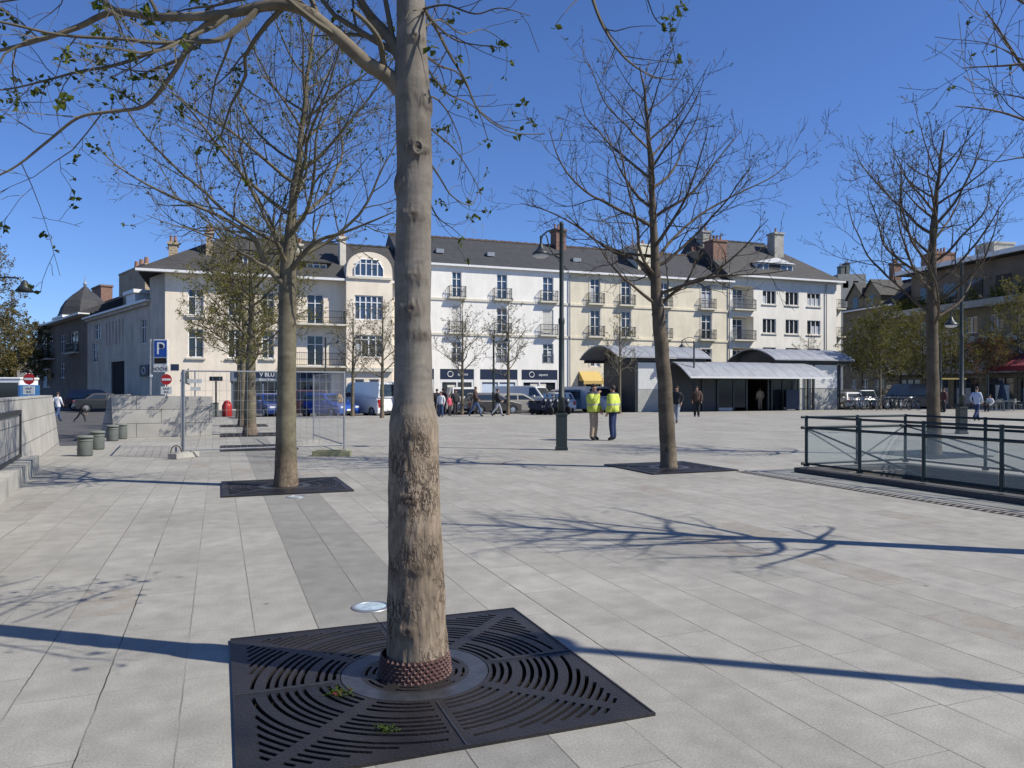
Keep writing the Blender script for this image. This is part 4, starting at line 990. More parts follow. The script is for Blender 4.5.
# bay with curved gable
a, b = F_.x(346.3,-.9), F_.x(392.5,-.9); wa, wb = F_.x(354.5,-.9), F_.x(383,-.9)
zt0, zt1 = F_.z(369,279,-.9), F_.z(369,259.5,-.9); zm0, zm1 = F_.z(369,320,-.9), F_.z(369,295.5,-.9); zb0, zb1 = F_.z(369,357.5,-.9), F_.z(369,335,-.9)
zs_ = F_.z(369,277,-.9); zp = F_.z(369,252,-.9)
g1 = (F_.x(354.5,-.9),F_.x(364,-.9),.4,F_.z(360,379,-.9)); g2 = (F_.x(369,-.9),F_.x(379,-.9),.4,F_.z(360,379,-.9))
wall(F_.root, a, b, 0, zs_, [(wa,wb,zm0,zm1),(wa,wb,zb0,zb1),g1,g2], M['beige_render'], 9, y=-.9, name='bay_wall')
window(F_.root, wa,wb,zm0,zm1,y=-.9,cols=5,rows=(.72,),fw=.09,pane='pane_blue'); window(F_.root, wa,wb,zb0,zb1,y=-.9,cols=4,rows=(.8,),fw=.09)
for g_ in (g1,g2): window(F_.root,*g_,y=-.9,cols=1,rows=(),pane='pane_blue')
# curved head: profile polygon with the arched window cut out as a U shape
hw = (b-a)/2; cx = (a+b)/2; N_ = 18; hz = zp-zs_
outer = [(cx-hw*math.cos(math.pi*i/N_)*(1.0), zs_+hz*(math.sin(math.pi*i/N_)**.62)) for i in range(N_+1)]
ihw = (wb-wa)/2*.98; iz = zt1-zt0
inner = [(wa, zt0),(wa, zt0+iz*.55),(wa+(wb-wa)*.14, zt1-iz*.12),(wa+(wb-wa)*.25, zt1),(wa+(wb-wa)*.75, zt1),(wa+(wb-wa)*.86, zt1-iz*.12),(wb, zt0+iz*.55),(wb, zt0)]
poly = outer + [(b, zs_)] ; gh = MB(); zc = zs_
# solid gable shallow behind, window pieces proud in front
gh.prism(outer, 'y', -.9, 4.5); go = gh.build('gable_head', M['beige_render'], F_.root)
zt0 = max(zt0, zs_+.05)
inner = [(p_[0], max(p_[1], zt0)) for p_ in inner]
gw = MB(); gw.prism(inner, 'y', -.935, -.903); wo_ = gw.build('window', M['pane_blue'], F_.root)
fr_ = MB(); fr_.tube([(p_[0], -.95, p_[1]) for p_ in inner+[inner[0]]], .06, 5)
for t in (.2,.4,.6,.8): xx = wa+(wb-wa)*t; fr_.box(xx-.045,xx+.045,-.965,-.937,zt0,zt1-.03)
fr_.box(wa,wb,-.962,-.937,zt0+iz*.62,zt0+iz*.62+.06); fr_.build('frame', M['white_paint'], wo_)
band(F_.root, a+.1, b-.1, zt0-.14, y=-.9, h=.18, d=.14); band(F_.root, a, b, 3.15, y=-.9, h=.3, d=.3)

# ---- low buildings of the dark side street
Ls = Fac('street_house', -3.74, 62.0, .342, -.94, 'grey two-storey house with boarded doorway on the shaded side street behind the parking sign')
F_ = Ls; X1 = -3.9; X0 = F_.x(87.5)
ops = [(F_.x(140.5),F_.x(146),5.2,7.2),(F_.x(111),F_.x(124.5),0.05,4.0),(F_.x(92),F_.x(98),4.1,6.0),(F_.x(94.5),F_.x(100.5),6.3,7.7)]
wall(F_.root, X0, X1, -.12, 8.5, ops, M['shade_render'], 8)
window(F_.root,*ops[0]); window(F_.root,*ops[2]); window(F_.root,*ops[3])
f = MB(); f.box(ops[1][0],ops[1][1],.1,.18,0.05,4.0); f.build('door', M['dark'], F_.root)
band(F_.root, X0, X1, 8.3, h=.3, d=.25, m='shade_render')
pl = MB()
for k_ in range(6): xx = F_.x(106)+k_*1.1; pl.box(xx,xx+.35,-.1,-.002,5.6,7.6)
pl.build('pilaster', M['shade_render'], F_.root)
sg = MB(); sg.box(F_.x(141),F_.x(150),-.12,-.02,2.6,3.5); so = sg.build('wall_sign', M['navy'], F_.root)
cc_ = (F_.x(141)+F_.x(150))/2; rgm = MB(); rgm.tube([(cc_+.25*math.cos(t)*1.8, -.13, 3.05+.25*math.sin(t)) for t in [2*math.pi*k_/20 for k_ in range(21)]], .04, 5, cap=False); rgm.build('round_logo', M['white_paint'], so)
rf = roof(F_.root, X0, X1, 0, 8, 8.55, 9.6, 'slate_brown', 0, 0)
pt_ = MB(); zz = F_.z(130,271,3); pt_.box(F_.x(119,3),F_.x(146,3)-.3,3,3.5,8,zz); pt_.box(F_.x(119,3)-.1,F_.x(146,3)-.2,2.95,3.55,zz,zz+.15); pt_.build('party_wall', M['rubble'], rf)
for k_ in range(3): 
    po = MB(); po.lathe([(.22,zz+.15),(.18,zz+.75)], (F_.x(134.5,3)+k_*1.6,3.2,0), 8); po.build('chimney_pot', M['terracotta'], rf)
cb_ = MB(); a, b = F_.x(130,.6), F_.x(139,.6); cb_.box(a,b,.3,1.5,8.5,F_.z(134,303,.6)+.7); cb_.box(a-.3,b+.3,.1,1.7,F_.z(134,303,.6)+.7,F_.z(134,303,.6)+1.0); cb_.build('chimney', M['white_paint'], rf)

Lt = Fac('turret_house', -3.74, 62.0, .342, -.94, 'dark house with mansard turret dome and overhanging eaves on the side street')
F_ = Lt; X1 = F_.x(87.5)-.01; X0 = F_.x(38)
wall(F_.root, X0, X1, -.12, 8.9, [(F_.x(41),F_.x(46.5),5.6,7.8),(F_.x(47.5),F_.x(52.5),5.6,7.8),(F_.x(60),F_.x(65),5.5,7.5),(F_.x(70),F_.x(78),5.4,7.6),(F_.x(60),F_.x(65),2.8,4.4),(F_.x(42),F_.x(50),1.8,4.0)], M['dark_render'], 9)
for q_ in ((41,46.5,5.6,7.8),(47.5,52.5,5.6,7.8),(60,65,5.5,7.5),(70,78,5.4,7.6),(60,65,2.8,4.4),(42,50,1.8,4.0)): window(F_.root,F_.x(q_[0]),F_.x(q_[1]),q_[2],q_[3],pane='pane_blue' if q_[0] < 50 else 'pane',curtain=q_[0] < 50)
balcony(F_.root, F_.x(70)-.3, F_.x(79), 5.4); balcony(F_.root, F_.x(40), F_.x(55), 5.1, d=.8)
rf = roof(F_.root, X0, X1, 0, 9, 9.0, 11.5, 'slate', 3, 0, over=.9)
cx, cy = F_.x(84,1.5), 1.6; zb_ = 9.3; zt_ = F_.z(84,284,1.5)-.2
dm_ = MB(); s_ = 2.6; hh = zt_-zb_
prf = [(1.05,0),(.98,.10),(.90,.30),(.74,.50),(.48,.70),(.22,.86),(.04,1.0)]
vs = []; 
for r_, h_ in prf:
    for k_ in range(8): t = math.pi/8+math.pi/4*k_; vs.append((cx+s_*r_*math.cos(t), cy+s_*r_*math.sin(t), zb_+h_*hh))
fs = [(i*8+k_, i*8+(k_+1)%8, (i+1)*8+(k_+1)%8, (i+1)*8+k_) for i in range(6) for k_ in range(8)]+[tuple(range(48,56))]
dm_.add(vs, fs); td = dm_.build('turret_dome', M['slate'], F_.root)
fi = MB(); fi.lathe([(.12,0),(.2,.2),(.05,.5),(.03,1.0)], (cx,cy,zt_), 8); fi.build('finial', M['zinc'], td)
cm_ = MB(); cm_.box(cx-s_*1.02,cx+s_*1.02,cy-s_*1.02,cy+s_*1.02,zb_-.25,zb_-.002); cm_.build('turret_cornice', M['white_paint'], td)
chimney(F_.root, F_.x(92,4), F_.x(101,4), 4, 5.2, 9, F_.z(96,286,4), 'red_brick', 0)

# far pale houses behind, further down that street
FH = Fac('far_house', *cam2w(-75, 118), CS, -SN, 'small pale house far down the street at the left edge')
F_ = FH; X0, X1 = F_.x(17), F_.x(39)
wall(F_.root, X0, X1, -.12, F_.z(28,348), [(F_.x(26),F_.x(29),F_.z(28,365),F_.z(28,358)),(F_.x(32),F_.x(36),F_.z(28,365),F_.z(28,358)),(F_.x(26),F_.x(29),F_.z(28,380),F_.z(28,371)),(F_.x(32),F_.x(36),F_.z(28,380),F_.z(28,371))], M['shade_render'], 8)
for pa, pb in ((26,29),(32,36)):
    for ya, yb in ((365,358),(380,371)): window(F_.root,F_.x(pa),F_.x(pb),F_.z(28,ya),F_.z(28,yb))
roof(F_.root, X0, X1, 0, 8, F_.z(28,348), F_.z(28,338), 'slate', 0, 0)

# ---- right side long building in shade
Rb = Fac('apartment_block', 69.4, 48.9, -.155, -.988, 'long shaded apartment block with white roof edge and cafes along the right side')
F_ = Rb; X0, X1 = F_.x(893), F_.x(1024)+16; H_ = 14.9
zl = [3.4, 6.3, 9.2]
ops = []; a = X0+1.2; wl = []
while a < X1-3:
    for z0 in (4.3, 7.2): ops.append((a,a+1.5,z0,z0+1.6)); wl.append(ops[-1])
    a += 3.1
ops2 = []; a = X0+1
while a < X1-4: ops2.append((a,a+3.2,.02,2.7)); a += 4.0
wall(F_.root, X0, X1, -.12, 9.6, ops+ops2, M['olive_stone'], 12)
for o in wl: window(F_.root,*o,rows=())
for o in ops2: window(F_.root,*o,rows=(.8,),cols=3,fm='black_metal',name='shopfront')
for z in (3.5, 6.5): 
    b_ = MB(); b_.box(X0,X1,-.5,-.003,z-.35,z+.35); b_.build('concrete_band', M['concrete'], F_.root)
b_ = MB(); b_.box(X0-.2,X1,-1.1,1.4,9.602,10.3); b_.build('terrace_parapet', M['concrete'], F_.root)
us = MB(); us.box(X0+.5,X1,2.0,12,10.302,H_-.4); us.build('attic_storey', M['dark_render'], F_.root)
a = X0+2
while a < X1-3:
    f = MB(); f.box(a,a+1.8,1.93,1.995,10.9,12.9); f.build('window', M['pane'], F_.root); a += 3.4
tr_ = MB(); tr_.box(X0-.3,X1,.6,13,H_-.4,H_-.1); tr_.build('roof', M['slate'], F_.root)
tr_ = MB(); tr_.box(X0-.35,X1,.35,.6,H_-.34,H_+.12); tr_.box(X0-.35,X1,.6,13.2,H_-.098,H_+.12); tr_.build('roof_edge', M['white_paint'], F_.root)
def blk(pa, pb, pt, m, off, pots=0, dz=.0): chimney(F_.root, F_.x(pa,off), F_.x(pb,off), off, off+2.5, H_, F_.z((pa+pb)/2, pt, off), m, pots)
blk(921,936,253,'red_brick',3,5); blk(975,994,243,'concrete',3)
blk(959,966,256,'white_paint',3)
# greenery on the terrace
tg = MB(); rg = random.Random(8)
for i in range(2600):
    c = Vector((rg.uniform(X0+1,X1), rg.uniform(-1.0,.2), 10.4+abs(rg.gauss(0,.55)))); 
    if noise.noise((c.x*.35, 0, 3)) < -.05: continue
    d = Vector((rg.gauss(0,1),rg.gauss(0,1),rg.gauss(0,1))).normalized()*.16; t = d.orthogonal().normalized()*.09; tg.add([c-d,c+t,c+d,c-t],[(0,1,2,3)])
tg.build('terrace_plants', M['shade_leaf'], F_.root)

Rs = Fac('stone_house', 69.4, 48.9, -.155, -.988, 'shaded old stone house with gabled dormers between the white townhouse and the long block')
F_ = Rs; X0, X1 = F_.x(843), F_.x(893)-.01; H2 = 11.2
ops = []
for pa, pb in ((849,852.5),(866,871),(886,890.5)):
    for z0 in (3.9,7.2): ops.append((F_.x(pa),F_.x(pb),z0,z0+2.0))
ops += [(F_.x(851),F_.x(856),.02,2.8),(F_.x(862),F_.x(868),.02,2.8),(F_.x(874),F_.x(884),.02,2.8)]
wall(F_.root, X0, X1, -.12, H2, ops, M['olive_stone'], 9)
for o in ops: window(F_.root,*o)
rf = roof(F_.root, X0, X1, 0, 9, H2+.1, 14.6, 'slate_brown', 2, 0, over=.4)
for px in (856, 872):
    c_ = F_.x(px); g_ = MB(); g_.prism([(c_-1.6,H2-.1),(c_+1.6,H2-.1),(c_+1.6,H2+1.6),(c_,H2+3.3),(c_-1.6,H2+1.6)], 'y', -.05, 3.5); o = g_.build('gable', M['olive_stone'], F_.root)
    w = MB(); w.box(c_-.5,c_+.5,-.09,-.052,H2+.2,H2+1.6); w.build('gable_window', M['pane'], o)
    r_ = MB(); r_.add([(c_-1.9,-.3,H2+1.4),(c_,-.3,H2+3.5),(c_,4,H2+3.5),(c_-1.9,4,H2+1.4),(c_+1.9,-.3,H2+1.4),(c_+1.9,4,H2+1.4)],[(0,1,2,3),(1,4,5,2)]); r_.build('gable_roof', M['slate_brown'], o)
chimney(F_.root, F_.x(889,3), F_.x(893,3), 3, 4.2, 12, 16.8, 'red_brick', 2)
# concrete tower further back
Tw = Fac('tower_block', *cam2w(75, 165), CS, -SN, 'pale concrete block with roof stacks seen far behind the stone house')
F_ = Tw; a, b = F_.x(838), F_.x(866)
wall(F_.root, a, b, -.12, F_.z(852,274), [(F_.x(843)+i*2.2, F_.x(843)+i*2.2+1.2, F_.z(852,288), F_.z(852,281)) for i in range(2)], M['concrete'], 12)
for pa, pb, pt in ((847,851,263),(852.5,856,260)): chimney(F_.root, F_.x(pa), F_.x(pb), 3, 5, F_.z(852,274), F_.z(852,pt), 'concrete_dark', 2)
# low concealed side so no gap shows between houses
Bk = Fac('rear_building', *cam2w(-16, 100), CS, -SN, 'low grey building closing the side street')
F_ = Bk; a, b = F_.x(130), F_.x(175); wall(F_.root, a, b, -.12, 6.5, [], M['shade_render'], 6); roof(F_.root, a, b, 0, 6, 6.5, 8, 'slate')
# ------------------------------------------------------------------ kiosk pavilions with vaulted zinc roofs
M['kiosk_dark'] = mat('kiosk_dark', (.035,.037,.04), .55, .2, 3)
M['kiosk_white'] = mat('kiosk_white', (.60,.60,.57), .6, .06, 2)
M['kiosk_grey'] = mat('kiosk_grey', (.33,.33,.30), .85, .12, 2, .15)
def vault(mb, x0, x1, y0, y1, ze, zt, th=.09, n=14, shear=0.0):
    """barrel roof running along x, springing at y0 and y1"""
    def arc(dz): return [(y0+(y1-y0)*i/n, ze+dz+(zt-ze)*math.sin(math.pi*i/n)**.85) for i in range(n+1)]
    o, inn = arc(0), arc(-th)
    vs = [(x0,)+p for p in o]+[(x1,)+p for p in o]+[(x0,)+p for p in inn]+[(x1,)+p for p in inn]; m = n+1; fs = []
    for i in range(n):
        fs += [(i,m+i,m+i+1,i+1),(2*m+i,2*m+i+1,3*m+i+1,3*m+i),(i,i+1,2*m+i+1,2*m+i),(m+i,3*m+i,3*m+i+1,m+i+1)]
    fs += [(0,2*m,3*m,m),(n,m+n,3*m+n,2*m+n)]; mb.add(vs, fs)
def pavilion(X0, X1, wx0, wx1, label, Y0=46.0, Y1=51.8, ze=3.85, zt=4.75, panels=()):
    r_ = empty('market_pavilion', ((X0+X1)/2, Y0, 0), 0, label, 'pavilion'); ox = (X0+X1)/2
    v = MB(); vault(v, X0-ox, X1-ox, 0, Y1-Y0, ze, zt); rf = v.build('roof', M['zinc'], r_, False)
    g_ = MB(); 
    for i in range(int((X1-X0)/1.1)):
        xx = X0-ox+.5+i*1.1; pts = [(xx, (Y1-Y0)*k_/14, ze+.015+(zt-ze)*math.sin(math.pi*k_/14)**.85) for k_ in range(15)]; g_.tube(pts, .008, 4)
    g_.build('standing_seam', M['zinc'], rf)
    w = MB(); w.box(wx0-ox, wx1-ox, .5, Y1-Y0-.5, -.119, ze-.35); w.build('wall', M['kiosk_dark'], r_)
    for q0, q1 in ((.35,.47),(Y1-Y0-.5,Y1-Y0-.35)): b = MB(); b.box(X0-ox+.2, X1-ox-.2, q0, q1, ze-.32, ze-.1); b.build('beam', M['kiosk_dark'], r_)
    for xx in (wx0-ox+.02, wx1-ox-.1): tym = MB(); tym.prism([(.5,ze-.34),(Y1-Y0-.5,ze-.34)]+[((Y1-Y0)*(1-i/14), ze-.11+(zt-ze)*math.sin(math.pi*i/14)**.85) for i in range(2,13)], 'x', xx, xx+.08); tym.build('gable_panel', M['kiosk_dark'], r_)
    for xx in (wx0-ox-.12, wx1-ox+.02): p = MB(); p.box(xx, xx+.1, .38, .48, 0, ze-.32); p.build('post', M['black_metal'], r_)
    for (a, b_, z0, z1, mm, slats) in panels:
        q = MB(); q.box(a-ox, b_-ox, .44, .497, z0, z1)
        if slats:
            z = z0+.05
            while z < z1-.05: q.box(a-ox+.03, b_-ox-.03, .425, .439, z, z+.08); z += .12
        q.build('shutter' if slats else 'panel', M[mm], r_)
    return r_
xk = lambda px, Y=46.5: atY(px, 400, Y).x
pavilion(atY(617,356,46).x, atY(711,357,46).x, xk(636), xk(636)+6.4, 'left pavilion with curved zinc roof and white roller shutter behind the workmen',
         panels=[(xk(637.5),xk(679),.004,1.55,'kiosk_grey',False),(xk(637.5),xk(679),1.57,3.45,'kiosk_white',True)])
pavilion(atY(775,358,46).x, atY(855,357,46).x, xk(776), xk(838), 'right pavilion with tall dark vault end and pale lit front panels',
         panels=[(xk(795),xk(812.5),.004,1.6,'kiosk_grey',False),(xk(795),xk(812.5),1.65,3.45,'kiosk_white',True),(xk(814),xk(836.5),.004,1.6,'kiosk_grey',False),(xk(814),xk(836.5),1.65,3.45,'kiosk_white',True)])
# low front canopy with the glazed hall under it
ca, cb = atY(690,377,44).x, atY(833,377,44).x; ox = (ca+cb)/2
r_ = empty('glazed_kiosk', (ox, 44, 0), 0, 'low glazed kiosk with sloping curved zinc canopy and dark open doorway', 'kiosk')
v = MB(); n = 10
pr = [(2.6*(i/n), 2.42+1.15*math.sin(math.pi/2*i/n)) for i in range(n+1)]
m_ = n+1; vs = []
for xx, sh in ((ca-ox, 0), (cb-ox, 0)):
    for t in (0, -.08): vs += [(xx-(.0 if xx < 0 else .9*(p_[0]/2.6)), p_[0], p_[1]+t) for p_ in pr]
fs = []
for i in range(n): fs += [(i,2*m_+i,2*m_+i+1,i+1),(m_+i,m_+i+1,3*m_+i+1,3*m_+i),(i,i+1,m_+i+1,m_+i),(2*m_+i,3*m_+i,3*m_+i+1,2*m_+i+1)]
fs += [(0,m_,3*m_,2*m_),(n,2*m_+n,3*m_+n,m_+n)]
v.add(vs, fs); cv = v.build('canopy', M['zinc'], r_, False)
g_ = MB()
for i in range(12):
    xx = ca-ox+.5+i*1.0; g_.tube([(xx-.0, p_[0], p_[1]+.004) for p_ in pr], .008, 4)
g_.build('standing_seam', M['zinc'], cv)
ft = MB(); ft.box(ca-ox+.02, cb-ox-.02, -.04, -.002, 2.34, 2.46); ft.build('gutter', M['kiosk_white'], cv)
kx = lambda px: atY(px, 400, 46.2).x-ox
bk = MB(); bk.box(kx(672), kx(717), 2.3, 2.4, 0, 3.4); bk.box(kx(672),kx(717),2.29,2.299,1.5,1.56); bk.build('side_wall', M['kiosk_dark'], r_)
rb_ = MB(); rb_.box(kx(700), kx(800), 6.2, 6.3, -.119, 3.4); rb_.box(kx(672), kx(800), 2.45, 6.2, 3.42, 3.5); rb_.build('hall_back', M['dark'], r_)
fr = MB()
for px in (703,718,734,747,768.5,772,783,799,808.5,814): fr.box(kx(px)-.07, kx(px)+.07, 2.2, 2.34, 0, 3.3)
fr.box(kx(703), kx(799), 2.22, 2.32, 2.3, 2.42); fr.box(kx(703), kx(799), 2.2, 2.34, 3.2, 3.3)
fr.build('door_frame', M['black_metal'], r_)
gk = clearglass('shop_glass', (.25,.31,.34), .5, (.03,.04,.05))
for a, b in ((718.6,733.4),(734.8,746.4),(772.7,782.4),(783.6,798.4)):
    q = MB(); q.box(kx(a)+.05, kx(b)-.05, 2.25, 2.27, .25, 2.29); q.build('glass_door', gk, r_)
for a, b in ((718.6,733.4),(783.6,798.4)): lo = MB(); lo.box(kx(a)+.05, kx(b)-.05, 2.24, 2.29, .004, .24); lo.build('kick_plate', M['galv'], r_)
it = MB(); it.box(kx(728), kx(738), 5.6, 6.1, 0, 1.1); it.box(kx(728),kx(738),6.0,6.15,1.3,2.5); it.build('counter', mat('counter', (.35,.33,.2), .7, .3, 2), r_)
bd = MB(); bd.box(kx(780), kx(793), 1.5, 1.56, .1, 1.55); bd.box(kx(780),kx(780)+.05,1.5,1.9,0,.1); bd.box(kx(793)-.05,kx(793),1.5,1.9,0,.1); bd.build('menu_board', M['navy'], r_)

# ------------------------------------------------------------------ lamp posts
def lamp_post(loc, h, side, label, zl=None, arm=.52, base=True, big=True, rz=0, group='green lamp posts on the square'):
    r_ = empty('lamp_post', loc, rz, label, 'lamp post', group)
    b = MB()
    if base:
        b.box(-.14,.14,-.14,.14,0,.94); b.box(-.16,.16,-.16,.16,0,.08); b.box(-.15,.15,-.15,.15,.90,.97); b.build('base', M['green_metal'], r_, bevel=.01)
    p = MB(); pr_ = [(.10,.0 if not base else .97),(.085,1.3),(.10,1.32),(.10,1.4),(.078,1.42),(.07,h*.55),(.085,h*.56),(.085,h*.575),(.06,h*.585),(.055,h-.05),(.065,h-.03),(.03,h+.04)]
    p.lathe(pr_, sides=16); p.build('pole', M['green_metal'], r_, True)
    zl = zl or h-.95; s = side; a_ = MB()
    pts = [(0,0,zl+.0),(s*arm*.35,0,zl+.10),(s*arm*.62,0,zl+.33),(s*arm*.75,0,zl+.62),(s*arm*.92,0,zl+.66),(s*arm*1.02,0,zl+.5),(s*arm*1.04,0,zl+.34)]
    top = [(0,0,zl+.72),(s*arm*.3,0,zl+.80),(s*arm*.7,0,zl+.74),(s*arm*.98,0,zl+.62)]
    a_.tube(top, .022, 6); a_.tube([(0,0,zl+.15),(s*arm*.5,0,zl+.12),(s*arm*1.0,0,zl+.16)], .016, 6); a_.tube(pts, .018, 6)
    a_.tube([(s*arm*1.04,0,zl+.62),(s*arm*1.04,0,zl+.36)], .03, 8)
    am = a_.build('arm', M['green_metal'], r_)
    hd = MB(); cx = s*arm*1.04; q9 = .74
    hd.lathe([(r9*q9, .12+h9*q9) for r9, h9 in [(.035,.40),(.07,.36),(.10,.26),(.20,.14),(.30,.06),(.31,.0),(.29,.0)]], (cx,0,zl), 20, cap=False); hd.build('lamp_hood', M['black_metal'], r_, True)
    gb = MB(); gb.lathe([(.21,.13),(.19,.08),(.12,.045),(.01,.03)], (cx,0,zl), 20); gb.build('lamp_glass', M['lamp_clear'], r_, True)
    return r_
lp = ground(561.5, 450)
l1 = lamp_post(lp, 5.95, -1, 'green lamp post with square base beside the two workmen in yellow', rz=-YAW)
lp2 = ground(961.5, 434); l2 = lamp_post(lp2, 6.1, -1, 'green lamp post with square base behind the stair railing', zl=3.75, arm=.35, rz=-YAW)
far = [(694,412,4.9,-1,'thin lamp post in front of the cream townhouse beside the pavilions'),(493.6,415,4.9,1,'thin lamp post between the street trees before the white townhouse'),
       (325.5,414,4.9,1,'thin lamp post before the cream corner building'),(940.5,412,5.2,-1,'thin lamp post just right of the tree behind the railing')]
pr0 = None
for px, py, h, sd_, lb in far:
    g0 = ground(px, py)
    if sd_ < 0 and pr0 is None: pr0 = lamp_post(g0, h, sd_, lb, base=False, rz=-YAW, arm=.8, zl=h-.5)
    elif sd_ < 0: dup(pr0, g0, -YAW, lb)
    else: dup(pr0, g0, -YAW+math.pi, lb)
# lamp out of frame on the right: only its shadow is seen
lamp_post(Vector((6.50, 1.00, 0)), 6.0, -1, 'lamp post out of frame whose thin shade crosses the right paving', rz=math.atan2(.588,-.809)+math.pi)
# lamp on a bracket at the left edge
lq = at(-60, 396, 24); lq.z = -.12
lr = empty('street_lamp', lq, -YAW, 'black bell shaped lamp on a thin curved arm at the upper left edge', 'street lamp')
mb = MB(); mb.lathe([(.09,0),(.06,2),(.045,4.4)], sides=10); mb.tube([(0,0,4.4),(.4,0,4.62),(1.0,0,5.0),(1.6,0,5.2),(2.1,0,5.24),(2.5,0,5.2),(2.58,0,5.05)], .026, 6); mb.build('pole', M['black_metal'], lr)
hd = MB(); hd.lathe([(.04,.28),(.09,.22),(.13,.12),(.28,-.08),(.27,-.08),(.05,.02)], (2.66,0,4.86), 16, cap=False); hd.build('lamp_hood', M['black_metal'], lr, True)

# ------------------------------------------------------------------ stair railing with glass
x0, x1, ya, yb = 10.5, 13.03, 1.2, 11.62
cu = MB()
for a in ((x0-.16,x0+.2,ya,yb+.16),(x1-.19,x1+.16,ya,yb+.16)): cu.box(*a,.002,.09)
cu.box(x0+.2,x1-.2,yb-.2,yb+.16,.002,.09)
tag(cu.build('stair_plinth', M['asphalt'], bevel=.01), 'dark low kerb plinth around the underground stair opening', 'plinth')
rr = empty('stair_railing', (x0, yb, 0), 0, 'dark green metal railing with glass panels and diagonal braces around the stairs', 'railing'); RO = Vector((x0, yb, 0))
glr = clearglass('rail_glass', (.95,.965,.96), .13)
def rail_run(P, Q, n, first=True):
    P, Q = Vector(P)-RO, Vector(Q)-RO; d = (Q-P); L_ = d.length; d.normalize(); mb = MB()
    for z, r in ((1.06,.024),(.86,.028),(.17,.022)):
        mb.tube([P-d*.12+Vector((0,0,z)), Q+d*.12+Vector((0,0,z))], r, 6)
    mb.build('rail', M['rail_metal'], rr)
    for i in range(0 if first else 1, n+1):
        c = P+d*L_*i/n; pm = MB(); pm.tube([c+Vector((0,0,.12)), c+Vector((0,0,1.09))], .032, 8); pm.tube([c+Vector((0,0,.12)), c+Vector((0,0,.15))], .06, 8); pm.build('post', M['rail_metal'], rr)
    for i in range(n):
        a = P+d*L_*i/n; b = P+d*L_*(i+1)/n
        g_ = MB(); nn = Vector((-d.y, d.x, 0))*.006; a2, b2 = a+d*.05, b-d*.05
        vs = []
        for s_ in (-1,1):
            for q, z in ((a2,.20),(b2,.20),(b2,.83),(a2,.83)): vs.append(q+nn*s_+Vector((0,0,z)))
        g_.add(vs, [(0,3,2,1),(4,5,6,7),(0,1,5,4),(1,2,6,5),(2,3,7,6),(3,0,4,7)]); g_.build('glass_panel', glr, rr)
    for i in range(0, n-1, 2):
        a = P+d*L_*i/n; b = P+d*L_*(i+1)/n; c = P+d*L_*(i+2)/n; br = MB(); off = Vector((-d.y,d.x,0))*.035
        br.tube([a+off+Vector((0,0,.84)), c+off+Vector((0,0,.18))] if n > 3 else [a+off+Vector((0,0,.84)), b+off+Vector((0,0,.2)), c+off+Vector((0,0,.84))], .018, 6); br.build('brace', M['rail_metal'], rr)
rail_run((x0,yb,0),(x0,ya,0),8); rail_run((x0,yb,0),(x1,yb,0),2,False); rail_run((x1,yb,0),(x1,ya,0),6,False)

# ------------------------------------------------------------------ concrete parapet walls left
def parapet(poly_pts, label, th=.5):
    pass
wl = empty('parapet_wall', (-3.98, 20, 0), R(5.5), 'pale concrete parapet wall at the left edge with a dark framed opening', 'wall')
mb = MB()
# plan runs along y; right face at x=0 leaning, far end slanted
xa = 0.12
sec = [(-.32,-.12),(xa,-.12),(.0,1.42),(-.32,1.42)]
y0, y1 = -14.0, 5.6
vs = [(p_[0],y0,p_[1]) for p_ in sec]+[(p_[0], y1+(.55 if p_[1] < 0 else -.25), p_[1]) for p_ in sec]
# window-like recess near the camera end
mb.add(vs, [(0,3,2,1),(4,5,6,7),(0,1,5,4),(1,2,6,5),(2,3,7,6),(3,0,4,7)]); mb.build('wall', M['slab_concrete'], wl)
fr = MB(); a, b = -9.0, -3.0
for q in ((a,b,.28,.36),(a,b,1.12,1.2)): fr.box(.09,.16,q[0],q[1],q[2],q[3])
for yy in (a, (a+b)/2, b-.08): fr.box(.09,.16,yy,yy+.08,.361,1.119)
fr.build('metal_frame', M['black_metal'], wl)
gp = MB(); gp.box(.10,.13,a+.09,b-.09,.362,1.118); gp.build('panel', M['slab_concrete'], wl)
kb = MB()
for i in range(15):
    yy = -13.5+i*.72; kb.box(.16,.42,yy,yy+.69,-.1,.30)
    if yy > -3.2: break
kb.build('stone_block', M['concrete'], wl)
w2 = empty('parapet_wall', (-1.8, 28, 0), 0, 'pale concrete parapet wall dappled with tree shade behind the temporary fencing', 'wall')
mb = MB(); sec = [(-1.75,-.1),(1.58,-.1),(1.56,1.34),(-1.55,1.40)]
mb.prism([(-1.42,-.12),(1.56,-.12),(1.58,1.34),(-1.50,1.40)], 'y', 0, .45); mb.prism([(-1.42,-.12),(-1.50,1.40),(-1.5,1.40)][:0] or [(-1.9,-.12),(-1.43,-.12),(-1.51,1.395),(-1.6,1.395)], 'y', .3, 6)
mb.build('wall', M['slab_concrete'], w2)
cp = MB(); cp.box(-1.52,1.6,-.03,.48,1.404,1.44); 
